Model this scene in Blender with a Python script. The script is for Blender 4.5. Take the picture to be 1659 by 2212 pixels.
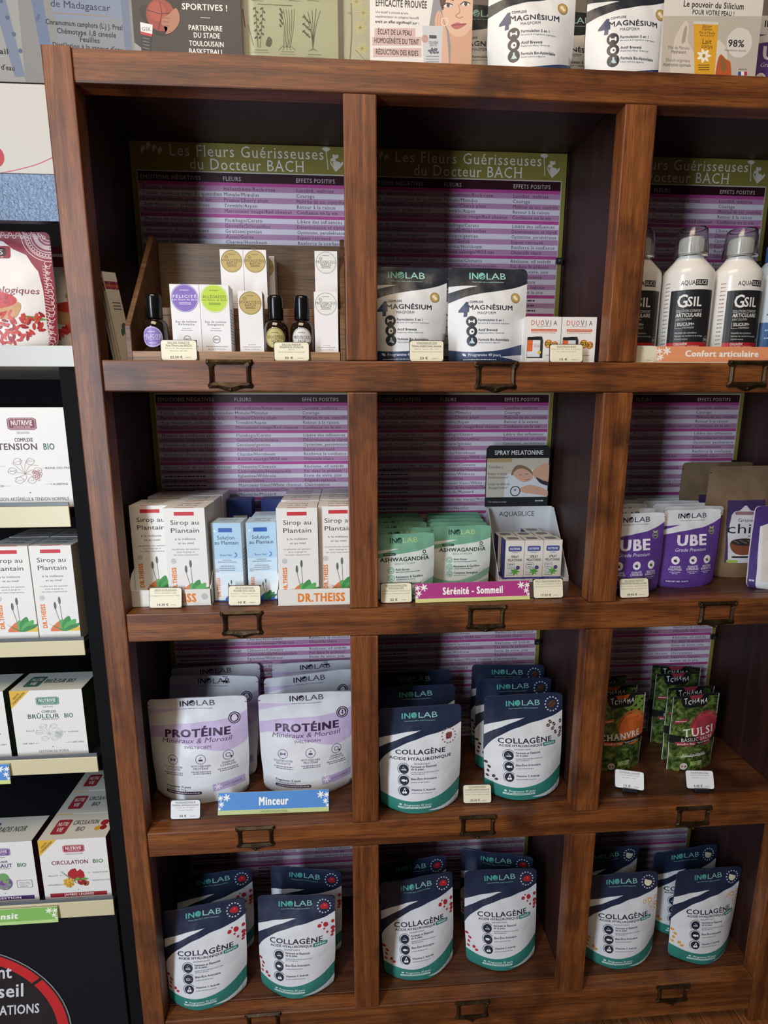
import bpy, bmesh, math, random
from math import sin, cos, pi, radians as R, hypot
from mathutils import Vector, Matrix, Euler
rnd = random.Random(7)
for o in list(bpy.data.objects): bpy.data.objects.remove(o)
SC = bpy.context.scene
COL = SC.collection
# ------------------------------------------------------------------ camera, light, exposure
IW, IH, FPX = 1659, 2212, 1183.77
CAM = Vector((.41158, -.84581, 1.18575))
cd = bpy.data.cameras.new('camera'); cd.sensor_fit = 'HORIZONTAL'; cd.sensor_width = 36; cd.lens = FPX/IW*36; cd.clip_start = .02
co = bpy.data.objects.new('camera', cd); COL.objects.link(co)
co.location = CAM; co.rotation_euler = (R(78.9372), R(.03256), R(-3.93025)); SC.camera = co
ROT = co.rotation_euler.to_matrix()
vs = SC.view_settings; vs.view_transform = 'Standard'; vs.look = 'None'; vs.gamma = 1; vs.exposure = 0; vs.use_curve_mapping = False
def ray(px, py): return ROT @ Vector(((px-IW/2)/FPX, -(py-IH/2)/FPX, -1))
def PY(px, py, y):
    d = ray(px, py); return CAM + d*((y-CAM.y)/d.y)
def PZ(px, py, z):
    d = ray(px, py); return CAM + d*((z-CAM.z)/d.z)
w = bpy.data.worlds.new('room_ambience'); SC.world = w; w.use_nodes = True
w.node_tree.nodes['Background'].inputs[0].default_value = (1, .87, .74, 1); w.node_tree.nodes['Background'].inputs[1].default_value = .06
def area(name, loc, target, sx, sy, power, col):
    l = bpy.data.lights.new(name, 'AREA'); l.shape = 'RECTANGLE'; l.size = sx; l.size_y = sy; l.energy = power; l.color = col
    o = bpy.data.objects.new(name, l); COL.objects.link(o); o.location = loc
    d = Vector(target)-Vector(loc); o.rotation_euler = d.to_track_quat('-Z', 'Y').to_euler(); return o
area('shop_window_daylight', (-.80, -1.80, 1.25), (.5, .1, .75), .30, 1.9, 45, (.79, .895, 1))
area('ceiling_lamp_light', (.1, -1.0, 2.75), (.5, 0, 1.0), 1.2, .8, 28, (1, .80, .58))

# ------------------------------------------------------------------ materials
def lin(h):
    h = h.lstrip('#'); f = lambda c: c/12.92 if c <= .04045 else ((c+.055)/1.055)**2.4
    return tuple(f(int(h[i:i+2], 16)/255) for i in (0, 2, 4)) + (1,)
_M = {}
def M(h, kind='card'):
    k = (h, kind)
    if k in _M: return _M[k]
    m = bpy.data.materials.new(kind+'_'+h.strip('#')); m.use_nodes = True; nt = m.node_tree; b = nt.nodes['Principled BSDF']
    b.inputs['Base Color'].default_value = lin(h)
    ro = {'card': .55, 'foil': .42, 'gloss': .22, 'matte': .8, 'print': .45, 'metal': .42, 'plastic': .35}[kind]
    b.inputs['Roughness'].default_value = ro
    if kind == 'metal': b.inputs['Metallic'].default_value = .85
    if kind in ('foil', 'card'):
        tc = nt.nodes.new('ShaderNodeTexCoord'); n = nt.nodes.new('ShaderNodeTexNoise'); n.inputs['Scale'].default_value = 26 if kind == 'foil' else 300; n.inputs['Detail'].default_value = 3
        bp = nt.nodes.new('ShaderNodeBump'); bp.inputs['Strength'].default_value = .35 if kind == 'foil' else .05; bp.inputs['Distance'].default_value = .006 if kind == 'foil' else .001
        nt.links.new(tc.outputs['Object'], n.inputs['Vector']); nt.links.new(n.outputs[0], bp.inputs['Height']); nt.links.new(bp.outputs[0], b.inputs['Normal'])
    _M[k] = m; return m
def glass(name, col=(1, 1, 1, 1), rough=.05, ior=1.3):
    m = bpy.data.materials.new(name); m.use_nodes = True; b = m.node_tree.nodes['Principled BSDF']
    b.inputs['Base Color'].default_value = col; b.inputs['Transmission Weight'].default_value = 1; b.inputs['Roughness'].default_value = rough; b.inputs['IOR'].default_value = ior; return m
def ramp_mat(name, stops, scale, axis=None, rough=.45, bump=.15, detail=8, dist=.6, knots=True, fine=True):
    m = bpy.data.materials.new(name); m.use_nodes = True; nt = m.node_tree; L = nt.links.new; b = nt.nodes['Principled BSDF']
    tc = nt.nodes.new('ShaderNodeTexCoord'); mp = nt.nodes.new('ShaderNodeMapping')
    sc = [1, 1, 1]
    if axis is not None: sc = [9, 9, 9]; sc[axis] = .45
    mp.inputs['Scale'].default_value = sc; L(tc.outputs['Object'], mp.inputs['Vector'])
    n = nt.nodes.new('ShaderNodeTexNoise'); n.inputs['Scale'].default_value = scale; n.inputs['Detail'].default_value = detail; n.inputs['Roughness'].default_value = .62; n.inputs['Distortion'].default_value = dist
    L(mp.outputs[0], n.inputs['Vector'])
    r = nt.nodes.new('ShaderNodeValToRGB'); cr = r.color_ramp
    while len(cr.elements) < len(stops): cr.elements.new(.5)
    for e, (p, c) in zip(cr.elements, stops): e.position = p; e.color = lin(c)
    L(n.outputs[0], r.inputs[0]); out = r.outputs[0]
    def mul(fac_socket, col2, amount_ramp):
        nonlocal out
        mx = nt.nodes.new('ShaderNodeMix'); mx.data_type = 'RGBA'; mx.blend_type = 'MIX'
        rr = nt.nodes.new('ShaderNodeValToRGB')
        for e, (p, v) in zip(rr.color_ramp.elements, amount_ramp): e.position = p; e.color = (v, v, v, 1)
        L(fac_socket, rr.inputs[0]); L(rr.outputs[0], mx.inputs['Factor']); L(out, mx.inputs['A']); mx.inputs['B'].default_value = lin(col2); out = mx.outputs['Result']
    if fine:
        n2 = nt.nodes.new('ShaderNodeTexNoise'); n2.inputs['Scale'].default_value = scale*9; n2.inputs['Detail'].default_value = 5; L(mp.outputs[0], n2.inputs['Vector'])
        mul(n2.outputs[0], '#241006', [(.46, 0), (.72, .62)])
    if knots:
        n3 = nt.nodes.new('ShaderNodeTexNoise'); n3.inputs['Scale'].default_value = 11; n3.inputs['Detail'].default_value = 4; L(tc.outputs['Object'], n3.inputs['Vector'])
        mul(n3.outputs[0], '#26120a', [(.52, 0), (.72, .8)])
    L(out, b.inputs['Base Color']); b.inputs['Roughness'].default_value = rough
    bp = nt.nodes.new('ShaderNodeBump'); bp.inputs['Strength'].default_value = bump; bp.inputs['Distance'].default_value = .003; L(n.outputs[0], bp.inputs['Height']); L(bp.outputs[0], b.inputs['Normal'])
    return m
WS = [(.22, '#371a0a'), (.42, '#663617'), (.58, '#824b22'), (.8, '#996033')]
WV = ramp_mat('stained_wood_upright', WS, 7, 2); WX = ramp_mat('stained_wood_lengthwise', WS, 7, 0)
DS = [(.3, '#1d0e0e'), (.55, '#341b18'), (.8, '#4a2a22')]
DV = ramp_mat('dark_stained_panel', DS, 4, 2, rough=.5); DX = ramp_mat('dark_stained_board', DS, 4, 0, rough=.5)
FX = ramp_mat('shelf_board_wood', [(.25, '#2a140c'), (.5, '#52301d'), (.8, '#74482b')], 4, 0, rough=.38)
PLY = ramp_mat('plywood_display', [(.25, '#4e331f'), (.5, '#6c4a2e'), (.8, '#86603c')], 4, 0, rough=.5, knots=False)
FLOORM = ramp_mat('parquet_wood', [(.25, '#5d3218'), (.5, '#8a5430'), (.8, '#b27a4a')], 5, 1, rough=.35, knots=False)
GRASS = ramp_mat('printed_grass', [(.36, '#10190a'), (.47, '#34481d'), (.57, '#5f7434'), (.74, '#a3aa66')], 75, None, rough=.42, bump=.1, knots=False, fine=False)
KRAFT = ramp_mat('kraft_paper', [(.2, '#6f5a45'), (.8, '#8d7459')], 18, None, rough=.55, bump=.25, knots=False, fine=False)
HAMMER = ramp_mat('hammered_metal', [(.3, '#464d59'), (.7, '#565e6b')], 260, None, rough=.38, bump=.25, detail=2, knots=False, fine=False)
HAMMER.node_tree.nodes['Principled BSDF'].inputs['Metallic'].default_value = .9
BRASS = ramp_mat('aged_brass', [(.3, '#1c1510'), (.6, '#4a3a27'), (.85, '#7d6a45')], 40, None, rough=.45, bump=.3, knots=False, fine=False)
BRASS.node_tree.nodes['Principled BSDF'].inputs['Metallic'].default_value = .8
BLACKM = M('#16181d', 'plastic')

# ------------------------------------------------------------------ mesh building
class MB:
    def __init__(s): s.v = []; s.f = []; s.m = []; s.mats = []
    def mi(s, mat):
        if mat not in s.mats: s.mats.append(mat)
        return s.mats.index(mat)
    def face(s, pts, mat):
        i = len(s.v); s.v += [tuple(p) for p in pts]; s.f.append(list(range(i, i+len(pts)))); s.m.append(s.mi(mat))
    def mesh(s, vs_, fs, mat):
        i = len(s.v); s.v += [tuple(p) for p in vs_]; k = s.mi(mat)
        for f in fs: s.f.append([a+i for a in f]); s.m.append(k)
    def box(s, x0, x1, y0, y1, z0, z1, mat, skip='', mats={}):
        P = [(x0,y0,z0),(x1,y0,z0),(x1,y1,z0),(x0,y1,z0),(x0,y0,z1),(x1,y0,z1),(x1,y1,z1),(x0,y1,z1)]
        F = {'d': (3,2,1,0), 'u': (4,5,6,7), 'f': (0,1,5,4), 'r': (1,2,6,5), 'b': (2,3,7,6), 'l': (3,0,4,7)}
        i = len(s.v); s.v += P
        for k, f in F.items():
            if k in skip: continue
            s.f.append([a+i for a in f]); s.m.append(s.mi(mats.get(k, mat)))
    def prism(s, pts, y0, y1, mat):          # outline in x,z extruded along y
        n = len(pts); i = len(s.v); s.v += [(x, y0, z) for x, z in pts] + [(x, y1, z) for x, z in pts]; k = s.mi(mat)
        s.f.append([i+j for j in range(n)]); s.f.append([i+n+j for j in reversed(range(n))]); s.m += [k, k]
        for j in range(n): s.f.append([i+j, i+(j+1) % n, i+n+(j+1) % n, i+n+j][::-1]); s.m.append(k)
    def lathe(s, prof, mat, n=28, cx=0, cy=0):
        i = len(s.v); k = s.mi(mat)
        for r, z in prof: s.v += [(cx+r*cos(2*pi*j/n), cy+r*sin(2*pi*j/n), z) for j in range(n)]
        for a in range(len(prof)-1):
            for j in range(n): s.f.append([i+a*n+j, i+a*n+(j+1) % n, i+(a+1)*n+(j+1) % n, i+(a+1)*n+j]); s.m.append(k)
        s.f.append([i+j for j in reversed(range(n))]); s.f.append([i+(len(prof)-1)*n+j for j in range(n)]); s.m += [k, k]
    def build(s, name, parent=None, smooth=False, bevel=0, off=(0, 0, 0), solid=0):
        me = bpy.data.meshes.new(name); me.from_pydata([(v[0]-off[0], v[1]-off[1], v[2]-off[2]) for v in s.v], [], s.f)
        for m in s.mats: me.materials.append(m)
        me.polygons.foreach_set('material_index', s.m)
        if smooth: me.polygons.foreach_set('use_smooth', [True]*len(s.f))
        me.update()
        o = bpy.data.objects.new(name, me); COL.objects.link(o)
        if parent: o.parent = parent
        if solid: md = o.modifiers.new('thickness', 'SOLIDIFY'); md.thickness = solid
        if bevel: md = o.modifiers.new('bevel', 'BEVEL'); md.width = bevel; md.segments = 2; md.limit_method = 'ANGLE'
        return o
def tag(o, label, cat, group=None):
    o['label'] = label; o['category'] = cat
    if group: o['group'] = group
    return o
def thing(name, label, cat, loc=(0, 0, 0), rot=(0, 0, 0), group=None):
    o = bpy.data.objects.new(name, None); o.empty_display_size = .02; COL.objects.link(o); o.location = loc; o.rotation_euler = rot
    return tag(o, label, cat, group)
def dup(root, loc, rot, label, group=None):
    r = root.copy(); COL.objects.link(r); r.location = loc; r.rotation_euler = rot; r['label'] = label
    if group: r['group'] = group
    for ch in list(root.children):
        c = ch.copy(); COL.objects.link(c); c.parent = r
        for g in list(ch.children):
            d = g.copy(); COL.objects.link(d); d.parent = c
    return r

# ------------------------------------------------------------------ printed artwork (u to the right, v downwards, both 0..1)
_T = {}
def textmesh(s, serif=False, off=0., sp=1.):
    k = (s, serif, off, sp)
    if k in _T: return _T[k]
    c = bpy.data.curves.new('t', 'FONT'); c.body = s; c.resolution_u = 2; c.offset = off
    c.space_character = 1.12*sp if serif else sp
    o = bpy.data.objects.new('t', c); me = bpy.data.meshes.new_from_object(o)
    V = [(v.co.x, v.co.y) for v in me.vertices]; F = [list(p.vertices) for p in me.polygons]
    if serif:
        cnt = {}
        for f in F:
            for a, b in zip(f, f[1:]+f[:1]):
                e = (min(a, b), max(a, b)); cnt[e] = cnt.get(e, 0)+1
        for (a, b), n in cnt.items():
            if n > 1: continue
            (x0, y0), (x1, y1) = V[a], V[b]; ln = abs(x1-x0)
            if abs(y1-y0) < .004 and .03 < ln < .14 and min(abs(y0), abs(y0-.7), abs(y0-.52)) < .06:
                xa, xb = min(x0, x1)-.055, max(x0, x1)+.055; up = .03 if y0 < .2 else -.03
                i = len(V); V += [(xa, y0), (xb, y0), (xb, y0+up), (xa, y0+up)]; F.append([i, i+1, i+2, i+3])
    bpy.data.objects.remove(o); bpy.data.curves.remove(c); bpy.data.meshes.remove(me)
    _T[k] = (V, F); return _T[k]
CAPH = max(v[1] for v in textmesh('H')[0])
def smooth(pts, n=6, closed=False):
    out = []; N = len(pts)
    for i in range(N if closed else N-1):
        g = lambda j: pts[j % N] if closed else pts[max(0, min(N-1, j))]
        p0, p1, p2, p3 = g(i-1), g(i), g(i+1), g(i+2)
        for k in range(n):
            t = k/n; out.append(tuple(.5*(2*p1[a]+(p2[a]-p0[a])*t+(2*p0[a]-5*p1[a]+4*p2[a]-p3[a])*t*t+(3*p1[a]-p0[a]-3*p2[a]+p3[a])*t**3) for a in (0, 1)))
    if not closed: out.append(pts[-1])
    return out
def split_diag(V, F, NU, vs_):           # cut every piece along the diagonal of its grid cell, so that it lies flat on the body
    V = list(V); out = []
    for f in F:
        cu = sum(V[i][0] for i in f)/len(f); cv = sum(V[i][1] for i in f)/len(f)
        i = min(NU-1, max(0, int(cu*NU))); j = max(k for k in range(len(vs_)-1) if vs_[k] <= max(0, cv)); dv = vs_[j+1]-vs_[j]
        d = [(V[a][0]*NU-i)-(V[a][1]-vs_[j])/dv for a in f]
        if min(d) > -1e-5 or max(d) < 1e-5: out.append(f); continue
        pos, neg = [], []; n = len(f)
        for k in range(n):
            a, b, da, db = f[k], f[(k+1) % n], d[k], d[(k+1) % n]
            if da >= -1e-7: pos.append(a)
            if da <= 1e-7: neg.append(a)
            if (da > 1e-7 and db < -1e-7) or (da < -1e-7 and db > 1e-7):
                t = da/(da-db); V.append((V[a][0]+t*(V[b][0]-V[a][0]), V[a][1]+t*(V[b][1]-V[a][1]))); pos.append(len(V)-1); neg.append(len(V)-1)
        out += [p for p in (pos, neg) if len(p) > 2]
    return V, out
class Art:
    def __init__(s, W, H): s.W = W; s.H = H; s.E = []
    def add(s, V, F, c, l): s.E.append((V, F, c, l+.045*(len(s.E) % 20))); return s
    def P(s, pts, c, l=1): return s.add(pts, [list(range(len(pts)))], c, l)
    def B(s, pts, c, l=1, closed=True): return s.P(smooth(pts, 6, closed), c, l)
    def Rc(s, u0, v0, u1, v1, c, l=1): return s.P([(u0, v0), (u1, v0), (u1, v1), (u0, v1)], c, l)
    def RR(s, u0, v0, u1, v1, c, l=2, r=.3):
        h = (v1-v0)*s.H*r; a = h/s.W; b = h/s.H; pts = []
        for cx, cy, t0 in ((u1-a, v0+b, -90), (u1-a, v1-b, 0), (u0+a, v1-b, 90), (u0+a, v0+b, 180)):
            pts += [(cx+a*cos(R(t0+k*30)), cy+b*sin(R(t0+k*30))) for k in range(4)]
        return s.P(pts, c, l)
    def C(s, u, v, r, c, l=2, n=24, e=1., rot=0):
        q = s.W/s.H; ca, sa = cos(R(rot)), sin(R(rot)); pts = []
        for k in range(n):
            x, y = r*cos(2*pi*k/n), e*r*sin(2*pi*k/n); pts.append((u+x*ca-y*sa, v+(x*sa+y*ca)*q))
        return s.P(pts, c, l)
    def O(s, u, v, r, wd, c, l=2, n=32, a0=0, a1=360):
        q = s.W/s.H; V = []; F = []
        for k in range(n+1):
            a = R(a0+(a1-a0)*k/n)
            V += [(u+r*cos(a), v+r*sin(a)*q), (u+(r-wd)*cos(a), v+(r-wd)*sin(a)*q)]
        for k in range(n): F.append([2*k, 2*k+2, 2*k+3, 2*k+1])
        return s.add(V, F, c, l)
    def L(s, pts, wd, c, l=2):
        for (a, b), (d, e) in zip(pts, pts[1:]):
            dx, dy = (d-a)*s.W, (e-b)*s.H; n = hypot(dx, dy) or 1; ox, oy = -dy/n*wd*s.W/2, dx/n*wd*s.W/2
            s.P([(a+ox/s.W, b+oy/s.H), (d+ox/s.W, e+oy/s.H), (d-ox/s.W, e-oy/s.H), (a-ox/s.W, b-oy/s.H)], c, l)
        return s
    def T(s, t, u, v, h, w=None, c='#222222', al='C', b=0, it=0., rot=0., l=3, serif=False, arc=0.):
        if not t.strip(): return s
        V, F = textmesh(t, serif, 0., (1., 1.06, 1.14)[b]); x0 = min(p[0] for p in V); x1 = max(p[0] for p in V)
        k = h*s.H/CAPH; kx = (w*s.W/(x1-x0)) if w else k
        off = {'C': (x0+x1)/2, 'L': x0, 'R': x1}[al]; ca, sa = cos(R(rot)), sin(R(rot))
        if not t: return s
        for bi, (dx, dy) in enumerate(((0, 0), (-.018, -.012), (.018, .012), (-.018, .012), (.018, -.012)) if b == 1 else ((0, 0), (-.045, -.02), (.045, .02), (-.045, .02), (.045, -.02), (-.02, 0), (.02, 0)) if b == 2 else ((0, 0),)):
            out = []
            for x, y in V:
                X = (x+dx-off)*kx; Y = (y+dy-CAPH/2)*k
                X += it*Y; Y += arc*X*X/s.W
                out.append((u+(X*ca-Y*sa)/s.W, v-(X*sa+Y*ca)/s.H))
            s.add(out, F, c, l+.12*bi)
        return s
    def dash(s, u0, u1, v, h, c, l=2, n=None):          # a line of print too small to read
        u = u0; k = 0
        while u < u1-.004:
            e = min(u1, u+(.02+.035*((k*7+int(v*97)) % 5)/4)*(.06/s.W)**.5); s.Rc(u, v-h/2, e, v+h/2, c, l); u = e+.010*(.06/s.W)**.5; k += 1
        return s
    def emit(s, fn, pick, kind, step=None, split=None, lay=.00006, vcuts=None, cells=None):
        for V, F, c, l in s.E:
            m = c if not isinstance(c, str) else M(c, kind)
            us = [p[0] for p in V]; vv = [p[1] for p in V]
            du, dv = max(us)-min(us), max(vv)-min(vv)
            big = step and (du*s.W > step*1.2 or dv*s.H > step*1.2)
            cross = split and min(vv) < split < max(vv)
            if big or cross or any(len(f) > 4 for f in F):
                bm = bmesh.new(); bv = [bm.verts.new((p[0], p[1], 0)) for p in V]
                for f in F:
                    try: bm.faces.new([bv[i] for i in f])
                    except ValueError: pass
                bmesh.ops.triangulate(bm, faces=[f for f in bm.faces if len(f.verts) > 4])
                cuts = []
                if big:
                    nu = int(round(s.W/step)); nv = int(round(s.H/step))
                    cuts += [((i/nu, 0, 0), (1, 0, 0)) for i in range(nu+1) if min(us) < i/nu < max(us)]
                    cuts += [((0, c_, 0), (0, 1, 0)) for c_ in (vcuts or [i/nv for i in range(nv+1)]) if min(vv) < c_ < max(vv)]
                if split: cuts.append(((0, split, 0), (0, 1, 0)))
                for pco, pno in cuts: bmesh.ops.bisect_plane(bm, geom=bm.verts[:]+bm.edges[:]+bm.faces[:], plane_co=pco, plane_no=pno, dist=1e-6)
                bm.verts.index_update()
                V = [(v.co.x, v.co.y) for v in bm.verts]; F = [[v.index for v in f.verts] for f in bm.faces]; bm.free()
                if cells: V, F = split_diag(V, F, *cells)
            P3 = [fn(min(1, max(0, u)), min(1, max(0, v)), lay*l) for u, v in V]
            grp = {}
            for f in F: grp.setdefault(pick(sum(V[i][1] for i in f)/len(f)), []).append(f)
            for mb, fs in grp.items():
                # keep the printed face turned outwards (towards -y of the thing)
                out = []
                for f in fs:
                    a, b, d = P3[f[0]], P3[f[1]], P3[f[2]]
                    ny = (b[2]-a[2])*(d[0]-a[0])-(b[0]-a[0])*(d[2]-a[2])
                    nz = (b[0]-a[0])*(d[1]-a[1])-(b[1]-a[1])*(d[0]-a[0])
                    flat = max(p[2] for p in P3)-min(p[2] for p in P3) < 1e-4
                    out.append(f[::-1] if (nz < 0 if flat else ny > 0) else f)
                mb.mesh(P3, out, m)
def flat_front(W, H, y=0., z0=0.): return lambda u, v, o: ((u-.5)*W, y-o, z0+(1-v)*H)
def flat_top(W, D, z): return lambda u, v, o: ((u-.5)*W, D/2-v*D, z+o)

# ------------------------------------------------------------------ the room and the wooden cabinet
FZ = -.05
mb = MB()
for i in range(24):
    x0 = -1.6+i*.14; mb.box(x0, x0+.1385, -2.6, .6, FZ-.02, FZ, FLOORM)
o = mb.build('floor', bevel=.001); o['kind'] = 'structure'
mb = MB(); mb.box(-1.6, 1.9, .60, .64, FZ, 2.6, M('#7d7468', 'matte')); o = mb.build('wall_back'); o['kind'] = 'structure'

X = dict(l0=.0206, l1=.0590, p0=.4138, p1=.46, q0=.8134, q1=.86, r0=1.213, r1=1.262)
ZR = [(1.6045, 1.6454), (1.205, 1.25), (.813, .8603), (.413, .4606), (-.02, .056)]      # top rail ... bottom rail
FLO = [1.25, .8603, .4606, .056]; CEI = [1.6390, 1.2300, .8400, .4400]; YB = .247
CB = (.64, .12, FZ)
cab = thing('display_cabinet', 'large dark-stained wooden pigeonhole cabinet with metal label holders', 'cabinet', CB)
def part(name, b, bevel=.0012, parent=None): return b.build(name, parent or cab, bevel=bevel, off=CB)
def one(name, *a, mat=None, bevel=.0012):
    b = MB(); b.box(*a, mat); return part(name, b, bevel)
one('stile', X['l0'], X['l1'], 0, .032, FZ+.001, 1.6475, mat=WV, bevel=.002)
one('stile', X['r0'], X['r1'], 0, .032, FZ+.001, 1.6475, mat=WV, bevel=.002)
one('top_rail', X['l1']+.0006, X['r0']-.0006, .0004, .032, *ZR[0], mat=WX, bevel=.002)
for z0, z1 in ZR[1:]: one('rail', X['l1']+.0006, X['r0']-.0006, .0006, .030, z0, z1, mat=WX, bevel=.002)
for k in range(4):
    for a, b in (('p0', 'p1'), ('q0', 'q1')):
        one('post', X[a]+rnd.uniform(-.001, .001), X[b], 0, .030, ZR[k+1][1]+.0005, ZR[k][0]-.0005, mat=WV, bevel=.002)
XD = [.026, .438, .837, 1.236]
for i, x in enumerate(XD): one('side_panel' if i in (0, 3) else 'divider', x-(0 if i == 0 else .006), x+(.012 if i == 0 else .006), .0325, YB, FZ+.001, 1.6385, mat=DV)
for z in FLO:
    for i in range(3): one('shelf_board', XD[i]+(.0125 if i == 0 else .0065), XD[i+1]-.0065, .0305, YB, z-.02, z, mat=FX)
one('top_board', .024, 1.258, .0325, YB+.012, 1.6390, 1.6450, mat=DX)
one('back_panel', .026, 1.242, YB+.0005, YB+.0115, FZ+.001, 1.6385, mat=DX)
# aged metal label holders, one on each rail of each column, with their screws
def holder(px, py, w=.060, h=.037):
    c = PY(px, py, 0); m = MB(); a, b = w/2, h/2; t = .0062
    e = .0035
    out = [(-a-e, b+.002), (-a+.006, b+.0015), (a-.006, b+.0015), (a+e, b+.002), (a+e+.001, b-.004), (a+.0005, b-.008), (a, 0), (a+.0005, -b+.006), (a+e, -b+.001), (a+.001, -b-.003), (.020, -b-.0025), (.012, -b-.0045), (.005, -b-.0075), (0, -b-.0085), (-.005, -b-.0075), (-.012, -b-.0045), (-.020, -b-.0025), (-a-.001, -b-.003), (-a-e, -b+.001), (-a-.0005, -b+.006), (-a, 0), (-a-.0005, b-.008), (-a-e-.001, b-.004)]
    n = len(out); ia, ib = a-t, b-t*.9; inn = []
    for x, z in out:
        k = max(abs(x)/ia, abs(z)/ib, 1e-6); inn.append((x/k, z/k))
    y0, y1 = -.0012, -.0042
    ring = lambda pts, y: [(c.x+x, y, c.z+z) for x, z in pts]
    mid = [((p[0]+q[0])/2, (p[1]+q[1])/2) for p, q in zip(out, inn)]
    for A, ya, Bq, yb in ((out, .0005, out, y0), (out, y0, mid, y1), (mid, y1, inn, y0-.001), (inn, y0-.001, inn, .0005)):
        V = ring(A, ya)+ring(Bq, yb); m.mesh(V, [[j, n+j, n+(j+1) % n, (j+1) % n] for j in range(n)], BRASS)
    h_ = m.build('label_holder', cab, smooth=False, off=CB)
    for sx, sz in ((-a-.0005, b-.002), (a+.0005, b-.002), (0, -b-.0045)):
        s = MB(); s.v = []; n2 = 10
        rr = [(.0025, .001), (.0025, -.005), (.0014, -.0058)]
        for r, y in rr: s.v += [(c.x+sx+r*cos(2*pi*j/n2), y, c.z+sz+r*sin(2*pi*j/n2)) for j in range(n2)]
        k = s.mi(BRASS)
        for q in range(2):
            for j in range(n2): s.f.append([q*n2+j, q*n2+(j+1) % n2, (q+1)*n2+(j+1) % n2, (q+1)*n2+j]); s.m.append(k)
        s.f.append([2*n2+j for j in range(n2)]); s.m.append(k)
        s.build('screw', h_, off=CB)
for p in ((497, 807), (1071, 810), (1615, 807), (523, 1345), (1050, 1332), (1548, 1323), (552, 1806), (1032, 1782), (1497, 1762), (569, 2206), (1020, 2180), (1452, 2145)): holder(*p)

# ------------------------------------------------------------------ flower remedy posters, one leaning at the back of every compartment
PW = .386
FLEURS = [['Hélianthème/Rock-rose', 'Mimule/Mimulus', 'Prunus/Cherry plum', 'Tremble/Aspen', 'Marronnier rouge/Red chesnut'],
 ['Plumbago/Cerato', 'Gnavelle/Scleranthus', 'Gentiane/gentian', 'Ajonc/Gorse', 'Charme/Hornbeam', 'Avoine sauvage/Wild oat'],
 ['Clématite/Clematis', 'Chèvrefeuille/Honeysuckle', 'Eglantine/Wildrose', 'Olivier/Olive', 'Marronier blanc/White chesnut', 'Bourgeon de marronnier/Chesnut bud', 'Moutarde/Mustard'],
 ['Hottonie des marais/Water violet', 'Impatiente/Impatiens', 'Bruyère/Heather'],
 ['Aigremoine/Agrimony', 'Centaurée/Century', 'Noyer/Walnut', 'Houx/Holly'], ['']*8]
EFF = [['Lucidité, maîtrise', 'Courage', 'Maîtrise de soi, contrôle', 'Retour à la raison', 'Confiance en la vie'],
 ['Libère des influences', 'Détermination et clarté', 'Optimisme, persévérance', 'Espoir retrouvé', 'Renforce la confiance', 'Objectifs clairs'],
 ['Réalisme, vif intérêt', 'Foi dans le présent', 'Envie de vivre, joie', 'Régénérescence', 'Clairvoyance', 'Vigilance, logique', 'Retour de la joie'],
 ['', '', ''], ['Tolérance, s’adapter', 'Force de résister', 'Indépendance d’esprit', ''], ['']*8]
NEG = [['Panique, épouvante, terreur', 'Timide, nerveux, peur du quotidien', 'Perte de contrôle, peur de soi', 'Appréhensions, prémonitions', 'Inquiétude pour les autres'],
 ['Manque de confiance en soi', 'Versatilité, indécision', 'Abattement, découragement', 'Désespoir, perte de repère', 'Sentiment d’incompétence', 'Insatisfaction, trop d’objectifs'],
 ['Rêveur, fuite du présent, assoupi', '', '', '', '', '', ''], ['', '', ''], ['', '', '', ''], ['']*8]
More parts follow.
